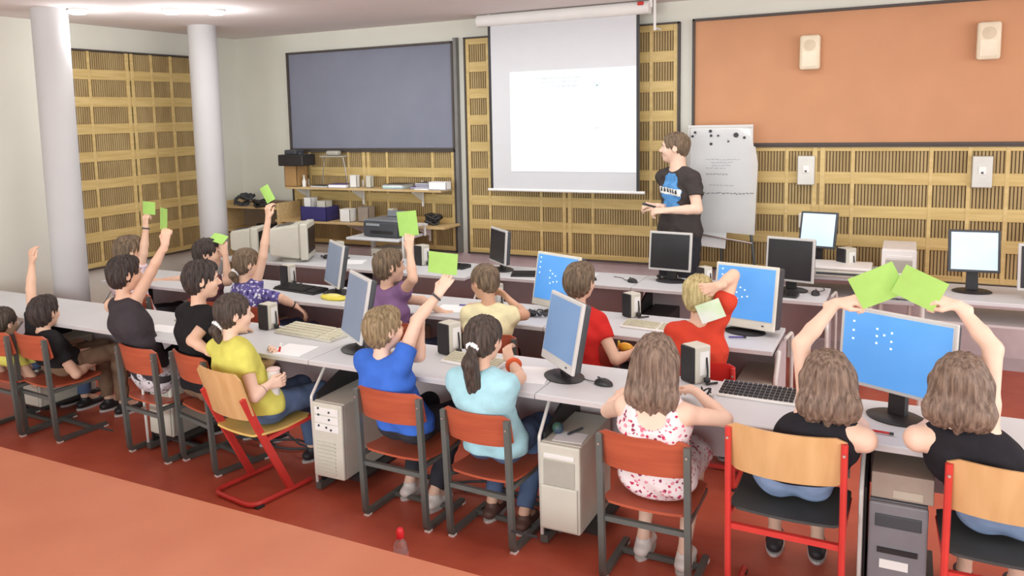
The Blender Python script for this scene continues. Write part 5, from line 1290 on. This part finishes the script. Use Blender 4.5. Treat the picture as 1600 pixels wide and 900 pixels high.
t_ = green_card('square green card held up at the far left before the slatted wall panel', A3(233, 325, 4.49), .115, .10, roll=4, yaw=10)

# ---- the teacher
c = A3(1054, 231, 6.60)
t, ar, inf = person('man in a dark grey T-shirt with a blue print standing before the flip chart', (-1.60, 6.62), c, yaw=146, k=1.26, seat=.93, stand=True, hyaw=96, hpitch=0, hair=('short', H_BR), hh=.118, top=cloth('dark_grey_tshirt', (70, 64, 62)), sleeve=.55,
    R=dict(e=A3(1062, 330, 6.75), w=A3(1028, 322, 6.50), hd=(-.8, -.3, .1), n=(.2, .4, -.8), curl=.8, thumb=.8),
    L=dict(e=A3(1090, 327, 6.45), w=A3(1042, 329, 6.34), hd=(-.95, -.1, -.05), n=(0, .5, -.8), curl=.75, thumb=.8), bottom=('trousers', DTROU), shoe=SHOED, skin=SKINP, hem=.04, neckline=-.05)
# print on the shirt: blue shape with a white band
N, Hc, Rt, Fw, org = inf['N'], inf['Hc'], inf['Rt'], inf['Fw'], inf['org']
chest = N * .62 + Hc * .38
def print_patch(u0, u1, v0, v1, m, nm, par, lift=0., fn=None, th=.003):
    bm = NB(); n, mm = 10, 10; g = []
    for i in range(n + 1):
        row = []
        for j in range(mm + 1):
            u = u0 + (u1 - u0) * i / n; v = v0 + (v1 - v0) * j / mm
            if fn: u, v = fn(u, v)
            f_ = .135 - .9 * u * u + lift + .0 * v
            P_ = chest + Rt * u + np.array([0, 0, v]) + Fw * f_ - org
            row.append(bm.verts.new([float(a) for a in P_]))
        g.append(row)
    for i in range(n):
        for j in range(mm): bm.faces.new((g[i][j], g[i + 1][j], g[i + 1][j + 1], g[i][j + 1]))
    return obj(nm, bm, m, par, True)
shirt = [o for o in t.children if o.name.startswith('shirt')][0]
PRB = mat('print_blue', (74, 138, 200), .8, rgb2=(98, 160, 216), scale=30)
p = A3(1015, 322, 6.40)
t = thing('marker_pen', 'dark marker pen held in the hands of the standing man', 'pen', p)
obj('barrel', tube(NB(), [(-.03, 0, .012), (.05, 0, -.008)], .009, 8), BLACK, t, True); obj('cap', tube(NB(), [(-.055, 0, .018), (-.03, 0, .012)], .011, 8), DGREY, t, True)
from mathutils.bvhtree import BVHTree
bpy.context.view_layer.update()
def project_patch(poly, m, nm, par, centre, lift=.002):
    """lay a flat outline (u to the wearer's right, v up) onto the shirt surface"""
    me = par.data; bv = BVHTree.FromPolygons([v.co for v in me.vertices], [list(q.vertices) for q in me.polygons])
    us = [q[0] for q in poly]; vs = [q[1] for q in poly]
    def inside(u, v):
        c_ = False; j = len(poly) - 1
        for i in range(len(poly)):
            if (poly[i][1] > v) != (poly[j][1] > v) and u < (poly[j][0] - poly[i][0]) * (v - poly[i][1]) / (poly[j][1] - poly[i][1]) + poly[i][0]: c_ = not c_
            j = i
        return c_
    st = .005; bm = NB(); cache = {}
    def vert(i, j):
        if (i, j) in cache: return cache[(i, j)]
        u, v = min(us) + i * st, min(vs) + j * st
        P_ = centre + Rt * u + np.array([0, 0, v]) + Fw * .4 - org
        hit = bv.ray_cast(Vector([float(a) for a in P_]), Vector([float(a) for a in -Fw]))
        cache[(i, j)] = bm.verts.new(hit[0] + Vector([float(a) for a in Fw * lift])) if hit[0] else None
        return cache[(i, j)]
    for i in range(int((max(us) - min(us)) / st) + 1):
        for j in range(int((max(vs) - min(vs)) / st) + 1):
            if inside(min(us) + (i + .5) * st, min(vs) + (j + .5) * st):
                q = [vert(i, j), vert(i + 1, j), vert(i + 1, j + 1), vert(i, j + 1)]
                if all(q): bm.faces.new(q)
    return obj(nm, bm, m, par, True)
BL = [(-.05, .12), (-.03, .15), (.02, .155), (.05, .125), (.055, .07), (.085, .03), (.08, -.02), (.05, -.04), (.07, -.09), (.06, -.115), (.0, -.10), (-.055, -.125), (-.085, -.09), (-.05, -.055), (-.08, -.02), (-.085, .03), (-.055, .06)]
pr_c = chest + Rt * .0
BL = [(u * 1.4 - .01, v * 1.1) for u, v in BL]
project_patch(BL, PRB, 'blue_print', shirt, pr_c)
project_patch([(-.125, -.01), (.125, .008), (.125, .06), (-.125, .042)], mat('print_white', (232, 234, 230), .8), 'white_band', shirt, pr_c, .0035)
for a in (-.09, -.055, -.02, .015, .05, .085):
    project_patch([(a - .009, .014), (a + .009, .014), (a + .009, .045), (a - .003, .045), (a - .003, .03), (a - .009, .03)], mat('print_dark', (52, 50, 54), .8), 'band_mark', shirt, pr_c + np.array([0, 0, a * .08 + .002]), .005)
